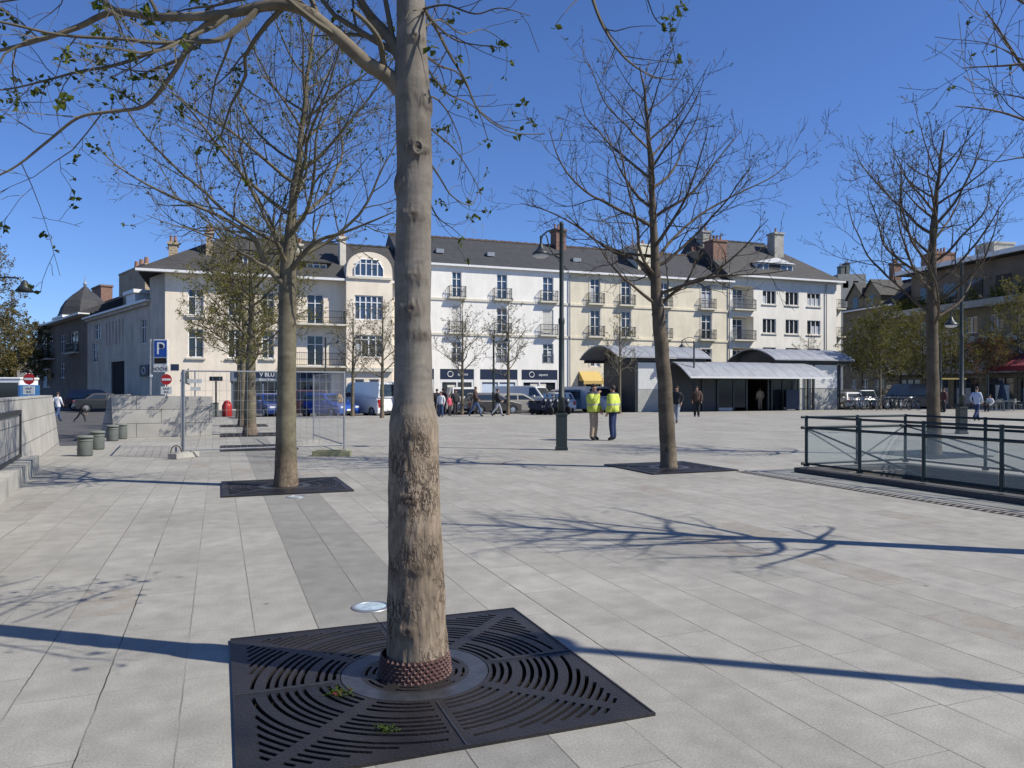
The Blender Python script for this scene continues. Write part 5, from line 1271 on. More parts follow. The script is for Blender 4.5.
# bollards
bo = empty('concrete_bollard', ground(85,456), 0, 'nearest squat grey bollard with dark cap by the left parapet', 'bollard', 'squat grey bollards at the plaza edge')
mb = MB(); mb.lathe([(.155,0),(.17,.04),(.165,.40),(.15,.43)], sides=20); mb.build('body', mat('bollard_paint', (.10,.11,.10), .7, .2, 4, .1), bo, True)
mb = MB(); mb.lathe([(.185,.431),(.185,.47),(.16,.49),(.02,.50)], sides=20); mb.lathe([(.172,.36),(.172,.39)], sides=20); mb.build('cap', M['concrete_dark'], bo, True)
for px, py, l in ((97.5,449.5,'second squat grey bollard behind the nearest one'),(112.5,441,'third squat grey bollard at the corner of the dappled parapet'),(121.5,439,'farthest squat bollard touching the dappled parapet')): dup(bo, ground(px,py), 0, l)

# ------------------------------------------------------------------ temporary mesh fencing
M['mesh_wire'] = mat('mesh_wire', (.45,.46,.46), .5, .1, 5, metal=.2)
def fence_panel(P, Q, label, h=2.05):
    P, Q = Vector(P), Vector(Q); d = Q-P; L_ = d.length; r_ = empty('mesh_fence_panel', P, math.atan2(d.y, d.x), label, 'mesh fence', 'temporary mesh fence panels')
    f = MB(); f.tube([(0,0,.03),(0,0,h)], .021, 8); f.tube([(L_,0,.03),(L_,0,h)], .021, 8); f.tube([(0,0,h-.03),(L_,0,h-.03)], .019, 8); f.tube([(0,0,.18),(L_,0,.18)], .019, 8); f.build('frame', M['galv'], r_)
    w = MB(); n = int(L_/.155)
    for i in range(1, n): xx = L_*i/n; w.tube([(xx,0,.18),(xx,0,h-.03)], .0035, 3, cap=False)
    m = 8
    for i in range(1, m): zz = .18+(h-.21)*i/m; w.tube([(0,0,zz),(L_,0,zz)], .0035, 3, cap=False)
    w.build('wire_mesh', M['mesh_wire'], r_); return r_
pA, pB, pC, pD = ground(184,458), ground(344,452), ground(313.5,440.5), ground(181.5,447)
fence_panel(pA, pB, 'front mesh fence panel facing the camera beside the second trunk')
fence_panel(pC, pB+Vector((.02,.05,0)), 'slanting mesh fence panel on the right of the enclosure')
fence_panel(pA+Vector((-.03,.05,0)), pD, 'mesh fence panel seen edge on above the left concrete foot')
def foot(P, rz, label, m='concrete', L_=.75):
    b = MB(); b.box(-L_/2,L_/2,-.12,.12,.003,.13); b.box(-L_/2+.1,L_/2-.1,-.09,.09,.13,.15); o = b.build('fence_foot', M[m], loc=P, bevel=.015); o.rotation_euler = (0,0,rz); tag(o, label, 'fence foot', 'concrete feet of the mesh fencing')
M['mossy'] = mat('mossy', (.22,.22,.13), .9, .3, 6, .2)
foot(pA, .9, 'concrete block under the left post of the mesh fencing'); foot(ground(332,456), -.35, 'mossy concrete block under the right post of the mesh fencing', 'mossy', .9); foot(ground(307,446), .2, 'pale block lying at the back corner of the mesh fencing')
lp_ = MB(); c = ground(176,459); lp_.tube([c+Vector((.11*math.cos(t), .02*math.cos(t), .16+.15*math.sin(t))) for t in [2*math.pi*i/14 for i in range(15)]], .012, 5, cap=False)
tag(lp_.build('wire_loop', M['rubber']), 'black loop handle beside the left fence foot', 'handle')

# ------------------------------------------------------------------ signs and bin
def disc(mb, c, r, y0, y1, mi=0): mb.lathe([(r,y0),(r,y1)], c, 28, mi, axis='y')
pk = at(150.5, 396, 35); pk.z = -.12; sg = empty('parking_sign', pk, -YAW, 'tall blue parking sign with white P on a grey pole', 'sign'); q = 35/F_PX
zc = lambda py: CAM_H+(HOR-py)*q+.12
mb = MB(); mb.tube([(.0,0,0),(0,0,zc(339))], .05, 8); mb.build('pole', M['galv'], sg)
mb = MB(); X = lambda px: (px-150.5)*q*1.0
mb.box(X(154),X(168),-.06,.06,zc(372),zc(339.5)); bx_ = mb.build('box', M['kiosk_white'], sg, bevel=.01)
mb = MB(); mb.box(X(155),X(167.2),-.068,-.062,zc(357),zc(340.5)); mb.build('blue_face', mat('sign_blue', (.015,.07,.32), .4, .05, 2), bx_)
mb = MB(); mb.box(X(155),X(167.2),-.068,-.062,zc(363.5),zc(358)); mb.build('dark_display', M['dark'], bx_)
text_mesh('P', .80, upright(X(161)+.0,-.072,zc(349)), 'letter_p', M['white_paint'], bx_, .003)
mb = MB(); disc(mb, (X(162.2),0,zc(346.5)), .10, -.082, -.078); mb.build('round_mark', M['navy'], bx_)
text_mesh('HOCHE', .21, upright(X(161.1),-.066,zc(369)), 'lettering', M['dark'], bx_, .002)
mb = MB(); disc(mb, (.06,0,zc(376)), .06, -.1, -.05); mb.build('lamp', M['white_paint'], sg)
def noentry(px, py, D, label, gray=False):
    P = at(px, py, D); P.z = -.12; r_ = empty('no_entry_sign', P, -YAW, label, 'road sign', 'no entry signs'); h = CAM_H+(HOR-py)/F_PX*D+.12; s = .26
    mb = MB(); mb.tube([(0,.02,0),(0,.02,h+.28)], .03, 8); mb.build('pole', M['galv'] if gray else M['white_paint'], r_)
    mb = MB(); disc(mb, (0,0,h), s, -.02, 0); mb.build('red_disc', mat('sign_red', (.45,.02,.02), .4, .05, 2), r_)
    mb = MB(); mb.box(-.21,.21,-.026,-.021,h-.05,h+.05); mb.build('white_bar', M['white_paint'], r_)
    mb = MB(); mb.box(-.27,.27,-.02,0,h-.72,h-.34); mb.build('plate', M['plate'], r_)
    text_mesh('SAUF', .13, upright(0,-.024,h-.45), 'lettering', M['dark'], r_, .001); text_mesh('BUS', .13, upright(0,-.024,h-.61), 'lettering', M['dark'], r_, .001)
noentry(166.5, 379.5, 37, 'no entry sign with white plate under the parking sign', True)
noentry(29, 379, 36, 'no entry sign with white plate above the left parapet wall')
P = at(195, 396, 37); P.z = -.12; r_ = empty('direction_sign', P, -YAW, 'small cross shaped direction sign with white arms behind the fencing', 'sign')
mb = MB(); mb.tube([(0,0,0),(0,0,2.6)], .035, 8); mb.build('pole', M['galv'], r_); mb = MB(); mb.box(-.35,.35,-.04,-.01,2.0,2.2); mb.box(-.2,.3,-.045,-.012,1.65,1.82); mb.build('plate', M['plate'], r_); mb = MB(); mb.prism([(-.75,2.1),(-.3,2.75),(-.25,1.9)],'y',-.03,-.01); mb.build('triangle_plate', M['concrete_dark'], r_)
P = ground(216,417.5); r_ = empty('black_sign', P, -YAW, 'narrow black sign post with flat top plate left of the red bin', 'sign')
mb = MB(); mb.tube([(0,0,0),(0,0,2.3)], .05, 8); mb.build('pole', M['black_metal'], r_); mb = MB(); mb.box(-.36,.36,-.04,.04,2.05,2.3); mb.build('plate', M['black_metal'], r_)
P = ground(227,417); r_ = empty('red_bin', P, 0, 'red domed bin standing left of the leafy tree trunks', 'bin')
mb = MB(); mb.lathe([(.25,0),(.27,.05),(.28,.6),(.25,.72),(.19,.80)], sides=20); mb.build('body', mat('bin_red', (.33,.025,.02), .45, .12, 4), r_, True)
mb = MB(); mb.lathe([(.20,.802),(.18,.87),(.10,.93),(.01,.95)], sides=20); mb.build('lid', M['lamp_red'], r_, True)
mb = MB(); mb.box(-.62,.6,-.4,.4,0.002,.06); P = ground(227,418.2); o = mb.build('stone_slab', M['concrete'], loc=P); tag(o, 'pale slab under the red bin', 'slab')
P = ground(215,416); mb = MB(); mb.box(-.2,.2,-.2,.2,0.003,.75); mb.box(-.23,.23,-.23,.23,.75,.8); o = mb.build('grey_cabinet', M['concrete_dark'], loc=P, bevel=.02); tag(o, 'dark grey cabinet between black sign post and red bin', 'cabinet')
# street name plates
# lit cafe fronts on the right
aw = empty('cafe_awning', at(1012, 360, 62)*1.0, R(-99+0), 'dark red cafe awning at the right edge', 'awning')
mb = MB(); mb.add([(0,0,.5),(6,0,.5),(6,-2.4,-.55),(0,-2.4,-.55),(0,-2.4,-.95),(6,-2.4,-.95)],[(0,1,2,3),(3,2,5,4)]); mb.add([(0,0,.5),(0,-2.4,-.55),(0,0,-.55)],[(0,1,2)]); mb.build('canvas', M['red_canvas'], aw)
mb = MB(); mb.tube([(0.1,-2.35,-.9),(0.1,-2.35,-3.9)], .04, 6); mb.tube([(5.9,-2.35,-.9),(5.9,-2.35,-3.9)], .04, 6); mb.build('post', M['galv'], aw)
P = ground(1002, 411); P = at(1002,409,60); P.z = 0; pa = empty('closed_parasol', P, 0, 'closed dark parasol before the lit white cafe doors', 'parasol')
mb = MB(); mb.lathe([(.03,0),(.03,2.5)], sides=8); mb.build('pole', M['black_metal'], pa); mb = MB(); mb.lathe([(.35,.7),(.30,1.0),(.14,1.9),(.03,2.4)], sides=12); mb.build('canopy', M['navy'], pa)
P = at(998,398,66); P.z = 0; lpn = empty('white_door_screen', P, -YAW, 'pair of white panels standing by the shaded cafe front', 'screen')
for k_ in range(2):
    mb = MB(); mb.box(k_*.62-.2, k_*.62+.34, -.03,.03,.35,1.95); mb.build('panel', mat('panel_lit%d' % k_, (.72,.68,.55), .7, .05, 2), lpn)
mb = MB(); mb.box(-.26,1.02,.035,.08,.0,2.05); mb.build('frame', M['black_metal'], lpn)
def cafe_set(P, rz, label, first=[None]):
    r_ = empty('cafe_table', P, rz, label, 'cafe table', 'cafe tables on the terrace')
    mb = MB(); mb.lathe([(.25,0),(.03,.03),(.03,.7)], sides=12); mb.build('leg', M['galv'], r_); mb = MB(); mb.lathe([(.35,.701),(.35,.73)], sides=16); mb.build('tabletop', M['kiosk_grey'], r_)
    return r_
def chair(P, rz, label):
    r_ = empty('cafe_chair', P, rz, label, 'chair', 'cafe chairs on the terrace'); m_ = 'concrete_dark'
    mb = MB(); mb.box(-.21,.21,-.2,.2,.44,.47); mb.build('seat', M[m_], r_); mb = MB(); mb.box(-.21,.21,.19,.22,.55,.88); mb.build('backrest', M[m_], r_)
    for a in (-.18,.18):
        for b in (-.18,.2): mb = MB(); mb.tube([(a,b,0),(a*.95,b,.44 if b < 0 else .87)], .013, 5); mb.build('leg', M['galv'], r_)
    return r_
t0 = cafe_set(at(988,406,54)*1.0, 0, 'cafe table next to the walking person at right'); t0.location.z = 0
c0 = None
for i, (px, D, side) in enumerate([(996,56,'front'),(1004,57,'middle'),(1014,55,'right')]):
    P = at(px,400,D); P.z = 0; dup(t0, P, .3*i, 'cafe table in the shaded terrace, %s one of three' % ('left','middle','right')[i])
for i, (px, D) in enumerate([(985,54.3),(992,54.6),(999,56.5),(1007,57.2),(1011,55.4),(1018,55.8)]):
    P = at(px,400,D); P.z = 0; lab = 'chair at the shaded cafe terrace on the right'
    if c0 is None: c0 = chair(P, .4, lab)
    else: dup(c0, P, i*1.3, lab)
pl_ = MB(); P = at(1000,400,62); P.z=0
for i in range(5): pl_.box(i*1.3,i*1.3+1.2,0,.4,.002,.55)
o = pl_.build('planter_row', M['dark_render'], loc=P); o.rotation_euler = (0,0,-YAW); tag(o, 'row of dark planter boxes edging the cafe terrace', 'planters')
kq = at(938,390,60); kq.z = 0; bs = empty('bus_shelter', kq, -YAW, 'shelter with thin yellow edged roof right of the tree trunk', 'shelter')
mb = MB(); mb.box(0,1.9,-.6,.8,2.35,2.45); mb.build('roof', M['yellow_canvas'], bs)
mb = MB()
for a in (.05,1.8): mb.box(a,a+.06,-.5,-.44,0,2.35); mb.box(a,a+.06,.6,.66,0,2.35)
mb.build('post', M['black_metal'], bs)

# ------------------------------------------------------------------ vehicles
def paint(name, c): 
    m = mat(name, c, .3, .04, 2, spec=.6); m.node_tree.nodes['Principled BSDF'].inputs['Coat Weight'].default_value = .6; return m
def arch(cx, r, z0, n=8): return [(cx+r*math.cos(math.pi*(1-i/n)), z0+r*math.sin(math.pi*(1-i/n))) for i in range(n+1)]
def car(loc, rz, kind, col, label, cat='car', group='vehicles parked along the road', HH=None):
    root = empty('parked_van' if kind == 'van' else 'parked_car', loc, rz, label, cat, group); pm = paint('paint_'+label[:12].replace(' ','_'), col)
    if kind == 'van': L_, W, H_, wr = 4.9, 1.9, 2.15, .33
    elif kind == 'hatch': L_, W, H_, wr = 3.9, 1.68, 1.47, .30
    elif kind == 'suv': L_, W, H_, wr = 4.4, 1.8, 1.68, .33
    else: L_, W, H_, wr = 4.3, 1.72, 1.43, .31
    H_ = HH or H_
    h2 = L_/2; fa, ra = h2-.78, -h2+.72; zb = .24
    belt = .92 if kind != 'van' else 1.15
    lower = [(-h2+.04,zb)]+arch(ra,wr+.06,zb)+arch(fa,wr+.06,zb)+[(h2-.05,zb),(h2,.45),(h2-.03,.66),(h2-.12,.74 if kind != 'van' else .95),(h2-(.95 if kind != 'van' else .65),belt),(-h2+.12,belt+.03),(-h2+.02,.8),(-h2,.45)]
    bm = MB(); bm.prism(lower, 'y', -W/2, W/2); bo_ = bm.build('body', pm, root, bevel=.04)
    if kind == 'van': top = [(-h2+.04,belt+.031),(-h2+.08,H_-.06),(-h2+.2,H_),(h2-1.5,H_),(h2-1.25,H_-.08),(h2-.62,belt+.001)]
    elif kind == 'sedan': top = [(-h2+.55,belt+.031),(-h2+1.15,H_-.04),(-h2+1.5,H_),(h2-2.0,H_),(h2-1.75,H_-.05),(h2-.98,belt+.001)]
    else: top = [(-h2+.12,belt+.031),(-h2+.38,H_-.07),(-h2+.6,H_),(h2-2.0,H_),(h2-1.7,H_-.06),(h2-.92,belt+.001)]
    cm = MB(); n = len(top); ti = .17 if kind != 'van' else .1
    yl = [W/2-.05-ti*(p_[1]-belt)/(H_-belt) for p_ in top]
    vs = [(p_[0],-yl[i],p_[1]) for i, p_ in enumerate(top)]+[(p_[0],yl[i],p_[1]) for i, p_ in enumerate(top)]
    cm.add(vs, [tuple(range(n))[::-1],tuple(range(n,2*n))]+[(i,(i+1)%n,n+(i+1)%n,n+i) for i in range(n)]); cm.build('cabin', pm, root, bevel=.03)
    # windows
    def side(pts, sgn):
        q = MB(); vs = [(x, sgn*(W/2-.05-ti*(z-belt)/(H_-belt)+.012), z) for x, z in pts]; vs2 = [(x, sgn*(abs(y)-.02), z) for x, y, z in vs]
        k_ = len(pts); q.add(vs+vs2, [tuple(range(k_)), tuple(range(k_,2*k_))]+[(i,(i+1)%k_,k_+(i+1)%k_,k_+i) for i in range(k_)]); q.build('side_window', M['pane'], root)
    zb2, zt2 = belt+.08, H_-.14
    if kind == 'van': ws = [[(h2-1.75,zb2),(h2-.85,zb2),(h2-1.3,zt2),(h2-1.75,zt2)]]
    elif kind == 'sedan': ws = [[(-h2+.85,zb2),(-.1,zb2),(-.1,zt2),(-h2+1.3,zt2)],[(0,zb2),(h2-1.25,zb2),(h2-1.8,zt2),(0,zt2)]]
    else: ws = [[(-h2+.45,zb2),(-.1,zb2),(-.1,zt2),(-h2+.62,zt2)],[(0,zb2),(h2-1.2,zb2),(h2-1.75,zt2),(0,zt2)]]
    for w in ws:
        for sgn in (-1,1): side(w, sgn)
    def cross(pa, pb, nm, inset=.1):
        d = Vector((pb[0]-pa[0], 0, pb[1]-pa[1])); nn = Vector((d.z,0,-d.x)).normalized()
        if (nn.x > 0) != (pa[0] > 0): nn = -nn
        q = MB(); vs = []
        for t in (.1,.9):
            x, z = pa[0]+d.x*t, pa[1]+d.z*t; y = W/2-.05-ti*(z-belt)/(H_-belt)-inset
            vs += [Vector((x,-y,z))+nn*.012, Vector((x,y,z))+nn*.012]
        q.add(vs, [(0,1,3,2)]); q.add([v_-nn*.012 for v_ in vs], [(0,1,3,2)]); q.build(nm, M['pane'], root)
    cross(top[-1], top[-2], 'windscreen'); cross(top[0], top[1], 'rear_window')
    for x in (fa, ra):
        for sgn in (-1,1):
            w = MB(); w.lathe([(wr*.6,-.1),(wr,-.09),(wr,.09),(wr*.6,.1)], (x, sgn*(W/2-.11), wr), 18, axis='y'); wo_ = w.build('wheel', M['rubber'], root)
            q = MB(); q.lathe([(wr*.62,-.104 if sgn < 0 else .104),(wr*.3,-.112 if sgn < 0 else .112)], (x, sgn*(W/2-.11), wr), 12, axis='y'); q.build('rim', M['chrome'], wo_)
    for sgn in (-1,1):
        q = MB(); q.box(h2-.16,h2-.0,sgn*(W/2-.28)-.17,sgn*(W/2-.28)+.17,.58,.70 if kind != 'van' else .85); q.build('headlight', M['lamp_clear'], root, bevel=.02)
        q = MB(); q.box(-h2-.006,-h2+.1,sgn*(W/2-.14)-.09,sgn*(W/2-.14)+.09,.6,.86 if kind != 'van' else 1.1); q.build('tail_light', M['lamp_red'], root, bevel=.02)
        q = MB(); q.box(h2-1.35,h2-1.2,sgn*(W/2+.06)-.08,sgn*(W/2+.06)+.08,belt-.02,belt+.13); q.build('mirror', pm, root, bevel=.02)
    for x in (h2+.004, -h2-.016):
        q = MB(); q.box(x-.006,x+.006,-.26,.26,.42,.53); q.build('number_plate', M['plate'], root)
    gq = MB(); gq.box(h2-.05,h2+.008,-.4,.4,.28,.4); gq.box(-h2-.006,-h2+.05,-W/2+.2,W/2-.2,.26,.38); gq.build('bumper_trim', M['rubber'], root)
    return root
Z = -.12
def vp(px, Y): p_ = atY(px, 400, Y); p_.z = Z; return p_
car(vp(329,47.6), R(-58), 'hatch', (.02,.07,.32), 'bright blue hatchback facing the square right of the second trunk')
car(vp(271,48.8), R(-75), 'hatch', (.015,.04,.16), 'dark blue car showing its front between the leafy and bare trunks')
car(vp(297,49.3), R(170), 'suv', (.05,.02,.025), 'dark maroon car behind the second trunk')
car(vp(369,48.0), R(112), 'van', (.68,.68,.66), 'white panel van seen from behind near the two leafy street trees', 'van')
car(vp(391,48.5), R(100), 'hatch', (.09,.11,.10), 'dark grey green car half hidden by the nearest trunk')
car(vp(462,52.0), R(-100), 'van', (.60,.58,.53), 'cream white van parked behind the group of people', 'van', HH=1.85)
car(vp(492,49.0), R(5), 'hatch', (.045,.04,.038), 'dark brown car behind the striding man')
car(vp(516,49.2), R(-8), 'sedan', (.32,.30,.25), 'champagne coloured saloon right of the slim street tree')
car(vp(526,52.6), R(-50), 'van', (.62,.62,.60), 'white van parked behind the champagne saloon', 'van', HH=1.95)
car(vp(556,50.6), R(85), 'hatch', (.50,.50,.50), 'silver white car with red tail lights behind the scooters')
car(vp(576,51.6), R(6), 'suv', (.09,.15,.21), 'steel blue car to the left of the workmen')
car(vp(592,50.8), R(-75), 'van', (.62,.62,.62), 'small white van behind the left workman', 'van', HH=1.9)
car(vp(842,50.8), R(80), 'hatch', (.55,.55,.55), 'white car nose beside the right pavilion')
car(at(852,400,66)+Vector((0,0,-1.0)), R(85), 'suv', (.03,.07,.10), 'dark teal car behind the bicycles')
for o in list(bpy.data.objects):
    if o.get('label') == 'dark teal car behind the bicycles': o.location.z = Z
v_ = car(at(905,395,64), R(150), 'van', (.035,.035,.04), 'black van with bright windows behind the bicycle row', 'van'); v_.location.z = Z
v2 = car(at(95,395,62), R(10), 'suv', (.05,.012,.012), 'dark red car in the shade of the side street'); v2.location.z = Z
v3 = car(at(106,395,58), R(15), 'sedan', (.012,.013,.015), 'black car in the shade beside the dappled parapet'); v3.location.z = Z
# bus at left edge
bp_ = at(6, 395, 52); bp_.z = Z; bu = empty('city_bus', bp_, R(-15)-YAW*0, 'blue and white bus behind the left parapet wall', 'bus')
mb = MB(); mb.box(-6,1.6,-1.25,1.25,.3,2.0); mb.build('body', paint('bus_blue', (.04,.13,.30)), bu, bevel=.06)
mb = MB(); mb.box(-5.9,1.5,-1.2,1.2,1.203,2.35); mb.box(-5.95,1.56,-1.24,1.24,2.35,2.5); mb.build('roof', M['white_paint'], bu, bevel=.04)
for i in range(5):
    mb = MB(); mb.box(-5.7+i*1.45,-4.4+i*1.45,-1.262,-1.21,1.1,2.15); mb.build('window', M['pane'], bu)
for x in (-4.6,.2):
    mb = MB(); mb.lathe([(.3,-.12),(.46,-.11),(.46,.11),(.3,.12)], (x,-1.12,.46), 18, axis='y'); mb.build('wheel', M['rubber'], bu)

# bicycles
def bicycle(loc, rz, col, label, group='bicycles parked in a row before the shaded houses'):
    r_ = empty('bicycle', loc, rz, label, 'bicycle', group)
    for x in (-.52,.52):
        w = MB(); w.tube([(x+.33*math.cos(t),0,.34+.33*math.sin(t)) for t in [2*math.pi*i/20 for i in range(21)]], .02, 5, cap=False); wo_ = w.build('wheel', M['rubber'], r_)
        s = MB()
        for i in range(8): t = math.pi*i/4; s.tube([(x,0,.34),(x+.31*math.cos(t),0,.34+.31*math.sin(t))], .004, 3, cap=False)
        s.build('spokes', M['chrome'], wo_)
    f = MB(); bb = (-.05,0,.30); st = (-.18,0,.78); hd = (.36,0,.80)
    for a, b in ((bb,st),(st,hd),(bb,(.38,0,.70)),(st,(-.52,0,.34)),(bb,(-.52,0,.34)),((.34,0,.88),(.52,0,.34))): f.tube([a,b], .018, 6)
    f.build('frame', col, r_)
    s = MB(); s.box(-.32,-.06,-.07,.07,.84,.89); s.tube([st,(-.2,0,.86)], .014, 5); s.build('saddle', M['rubber'], r_, bevel=.02)
    h = MB(); h.tube([(.28,-.28,.98),(.36,-.1,.98),(.34,0,.95),(.36,.1,.98),(.28,.28,.98)], .014, 6); h.tube([(.34,0,.86),(.34,0,.95)], .014, 6); h.build('handlebar', M['chrome'], r_)
    fd = MB(); 
    for x in (-.52,.52): fd.tube([(x+.37*math.cos(t),0,.34+.37*math.sin(t)) for t in [math.pi*(.2+.6*i/8) for i in range(9)]], .025, 4)
    fd.build('mudguard', M['rubber'], r_)
    return r_
cols_ = [paint('bike_blue',(.04,.08,.16)), paint('bike_grey',(.2,.21,.22)), paint('bike_black',(.02,.02,.02))]
protos = []
for i in range(16):
    px = 848+i*4.4; D = 57.5+(i % 3)*1.1; P = at(px,405,D); P.z = 0; rz = -YAW+R(60)+random.Random(i).uniform(-.7,.7)
    lab = 'city bicycle standing in the crowded row right of the pavilions'
    if len(protos) < 3: protos.append(bicycle(P, rz, cols_[i % 3], lab))
    else: dup(protos[i % 3], P, rz, lab)
def scooter(loc, rz, col, label):
    r_ = empty('motor_scooter', loc, rz, label, 'motor scooter', 'scooters parked before the white townhouse')
    for x in (-.6,.6): w = MB(); w.lathe([(.12,-.06),(.25,-.05),(.25,.05),(.12,.06)], (x,0,.25), 16, axis='y'); w.build('wheel', M['rubber'], r_)
    b = MB(); b.prism([(-.85,.42),(-.45,.35),(-.1,.28),(.35,.28),(.42,.5),(.62,.95),(.52,1.0),(.30,.55),(.0,.42),(-.1,.72),(-.8,.78)], 'y', -.17, .17); b.build('body', col, r_, bevel=.03)
    s = MB(); s.box(-.8,-.1,-.15,.15,.785,.87); s.build('seat', M['rubber'], r_, bevel=.03)
    h = MB(); h.tube([(.5,-.33,1.08),(.56,-.1,1.02),(.56,.1,1.02),(.5,.33,1.08)], .02, 6); h.tube([(.6,0,.3),(.54,0,1.02)], .035, 6); h.build('handlebar', M['rubber'], r_)
    l = MB(); l.lathe([(.08,0),(.02,.06)], (.6,0,.88), 12, axis='x'); l.build('headlight', M['lamp_clear'], r_)
    w = MB(); w.quad((.58,-.16,1.0),(.58,.16,1.0),(.48,.14,1.32),(.48,-.14,1.32)); w.build('windshield', M['pane_blue'], r_)
    return r_
sc = None
for i, (px, D) in enumerate([(539,47.6),(544,47.2),(549,47.6),(553.5,47.9),(561.5,48.4)]):
    P = at(px,400,D); P.z = 0; lb = ['leftmost dark scooter before the white townhouse','second dark scooter in the group before the white townhouse','middle dark scooter before the silver car','fourth dark scooter left of the lamp post','scooter half hidden behind the lamp post'][i]
    if sc is None: sc = scooter(P, R(-70), M['navy'], lb)
    else: dup(sc, P, R(-70)+.35*((i % 3)-1), lb)

# ------------------------------------------------------------------ street trees by the houses
def street_tree(px, py, seed, leaf, label, h=6.2, leafp=.55, dens=.75, leafs=.08, Lm=2.2, z0=2.1, bark='bark_mid', twig='twig_grey', grp='street trees before the houses', cl=5, D=None, nl=18, along=.35, elev=.55):
    P = ground(px, py) if D is None else at(px, py, D); P.z = 0
    pf = [(0,.13,0,0),(.4,.105,0,0),(z0,.085,.02,0),(z0+(h-z0)*.5,.05,.05,.03),(h,.012,.03,.0)]
    return make_tree('street_tree', P, seed, pf, z0, h-.4, Lm, nl, label, M[bark], M[twig], M[leaf], grp, elev=elev, leafp=leafp, leafs=leafs, dens=dens, maxl=2, cl=cl, minr=.008, along=along)
street_tree(352.5,416.4,101,'brown_leaf','slender brown-budded street tree left of the white van', h=6.6, Lm=2.5)
street_tree(382,418,102,'brown_leaf','slender brown-budded street tree right of the white van', h=6.6, Lm=2.5)
street_tree(462,415,103,'brown_leaf','street tree with sparse buds left of the striding man', leafp=.3, h=7.0, Lm=2.7)
street_tree(508,415,104,'brown_leaf','street tree with sparse buds before the champagne saloon', leafp=.3, h=7.0, Lm=2.7)
street_tree(619.5,413.8,105,'brown_leaf','street tree with reddish buds before the left pavilion', leafp=.45, h=6.6)
street_tree(409,415.5,106,'brown_leaf','street tree mostly hidden behind the nearest trunk', leafp=.4, h=6.6)
street_tree(808,404,107,'brown_leaf','bare young tree rising behind the right pavilion roof', leafp=.2, h=6.3, D=62.5)
SL = dict(h=8.2, leafp=1, leafs=.13, cl=8, Lm=3.7, nl=22, along=.38, elev=.3, bark='bark_mid', grp='leafy trees before the shaded houses', dens=1.0)
street_tree(880,409.5,111,'shade_leaf','green leafy street tree with pale trunk behind the bicycles', **SL)
street_tree(862,405.5,112,'shade_leaf','green leafy street tree nearest the right pavilion', **SL)
street_tree(901,406,113,'shade_leaf','green leafy street tree in front of the black van', **SL)
street_tree(923,407.5,114,'olive_leaf','olive leafy street tree hidden left of the tree behind the railing', **SL)
street_tree(951,409,115,'shade_leaf','green leafy tree between the lamp posts at right', **dict(SL, Lm=3, leafp=.6, along=.5))
street_tree(986,409,116,'rust_leaf','rust red leaved tree before the cafe', **dict(SL, h=5.6, Lm=3.2, leafs=.1))
street_tree(1018,409,117,'olive_leaf','olive leafy tree at the right edge before the long block', **dict(SL, h=10.5, leafp=.6, Lm=4, along=.4))
street_tree(975,403,118,'olive_leaf','tall olive leafy tree close to the shaded long block', **dict(SL, h=12.5, leafp=.6, Lm=4.4, along=.4))
# trees at the far left behind the parapet
FL = dict(h=9.5, leafp=1, leafs=.2, cl=8, Lm=3.6, grp='olive trees down the side street', twig='twig_grey', dens=.9)
street_tree(14,395,121,'brown_leaf','olive brown tree down the side street at the left edge', **dict(FL, D=78))
street_tree(34,395,122,'brown_leaf','olive brown tree in front of the small far house', **dict(FL, D=88, h=9))
street_tree(-14,395,123,'brown_leaf','olive brown tree just beyond the left edge', **dict(FL, D=74))
street_tree(-8,395,124,'brown_leaf','tall bare grey tree above the left edge', **dict(FL, D=70, h=15.5, leafp=.05, Lm=5, dens=.9))
street_tree(58,395,125,'brown_leaf','small tree before the turret house', **dict(FL, D=110, h=8.0))
# distant wooded mass closing the street
fm = MB(); rg = random.Random(77)
for i in range(5200):
    lat = rg.uniform(-150,-66); x, y = cam2w(lat, 150+rg.uniform(0,10)); h_ = 8.5+2.5*noise.noise((lat*.09,0,0)); z = rg.uniform(-.1,1)**.6*h_ if rg.random() < .9 else h_
    z = abs(z); c = Vector((x,y,z)); d = Vector((rg.gauss(0,1),rg.gauss(0,1),rg.gauss(0,1))).normalized()*.8; t = d.orthogonal().normalized()*.5; fm.add([c-d,c+t,c+d,c-t],[(0,1,2,3)])
tag(fm.build('distant_trees', M['brown_leaf']), 'far mass of olive brown trees closing the side street', 'trees', kind='stuff')
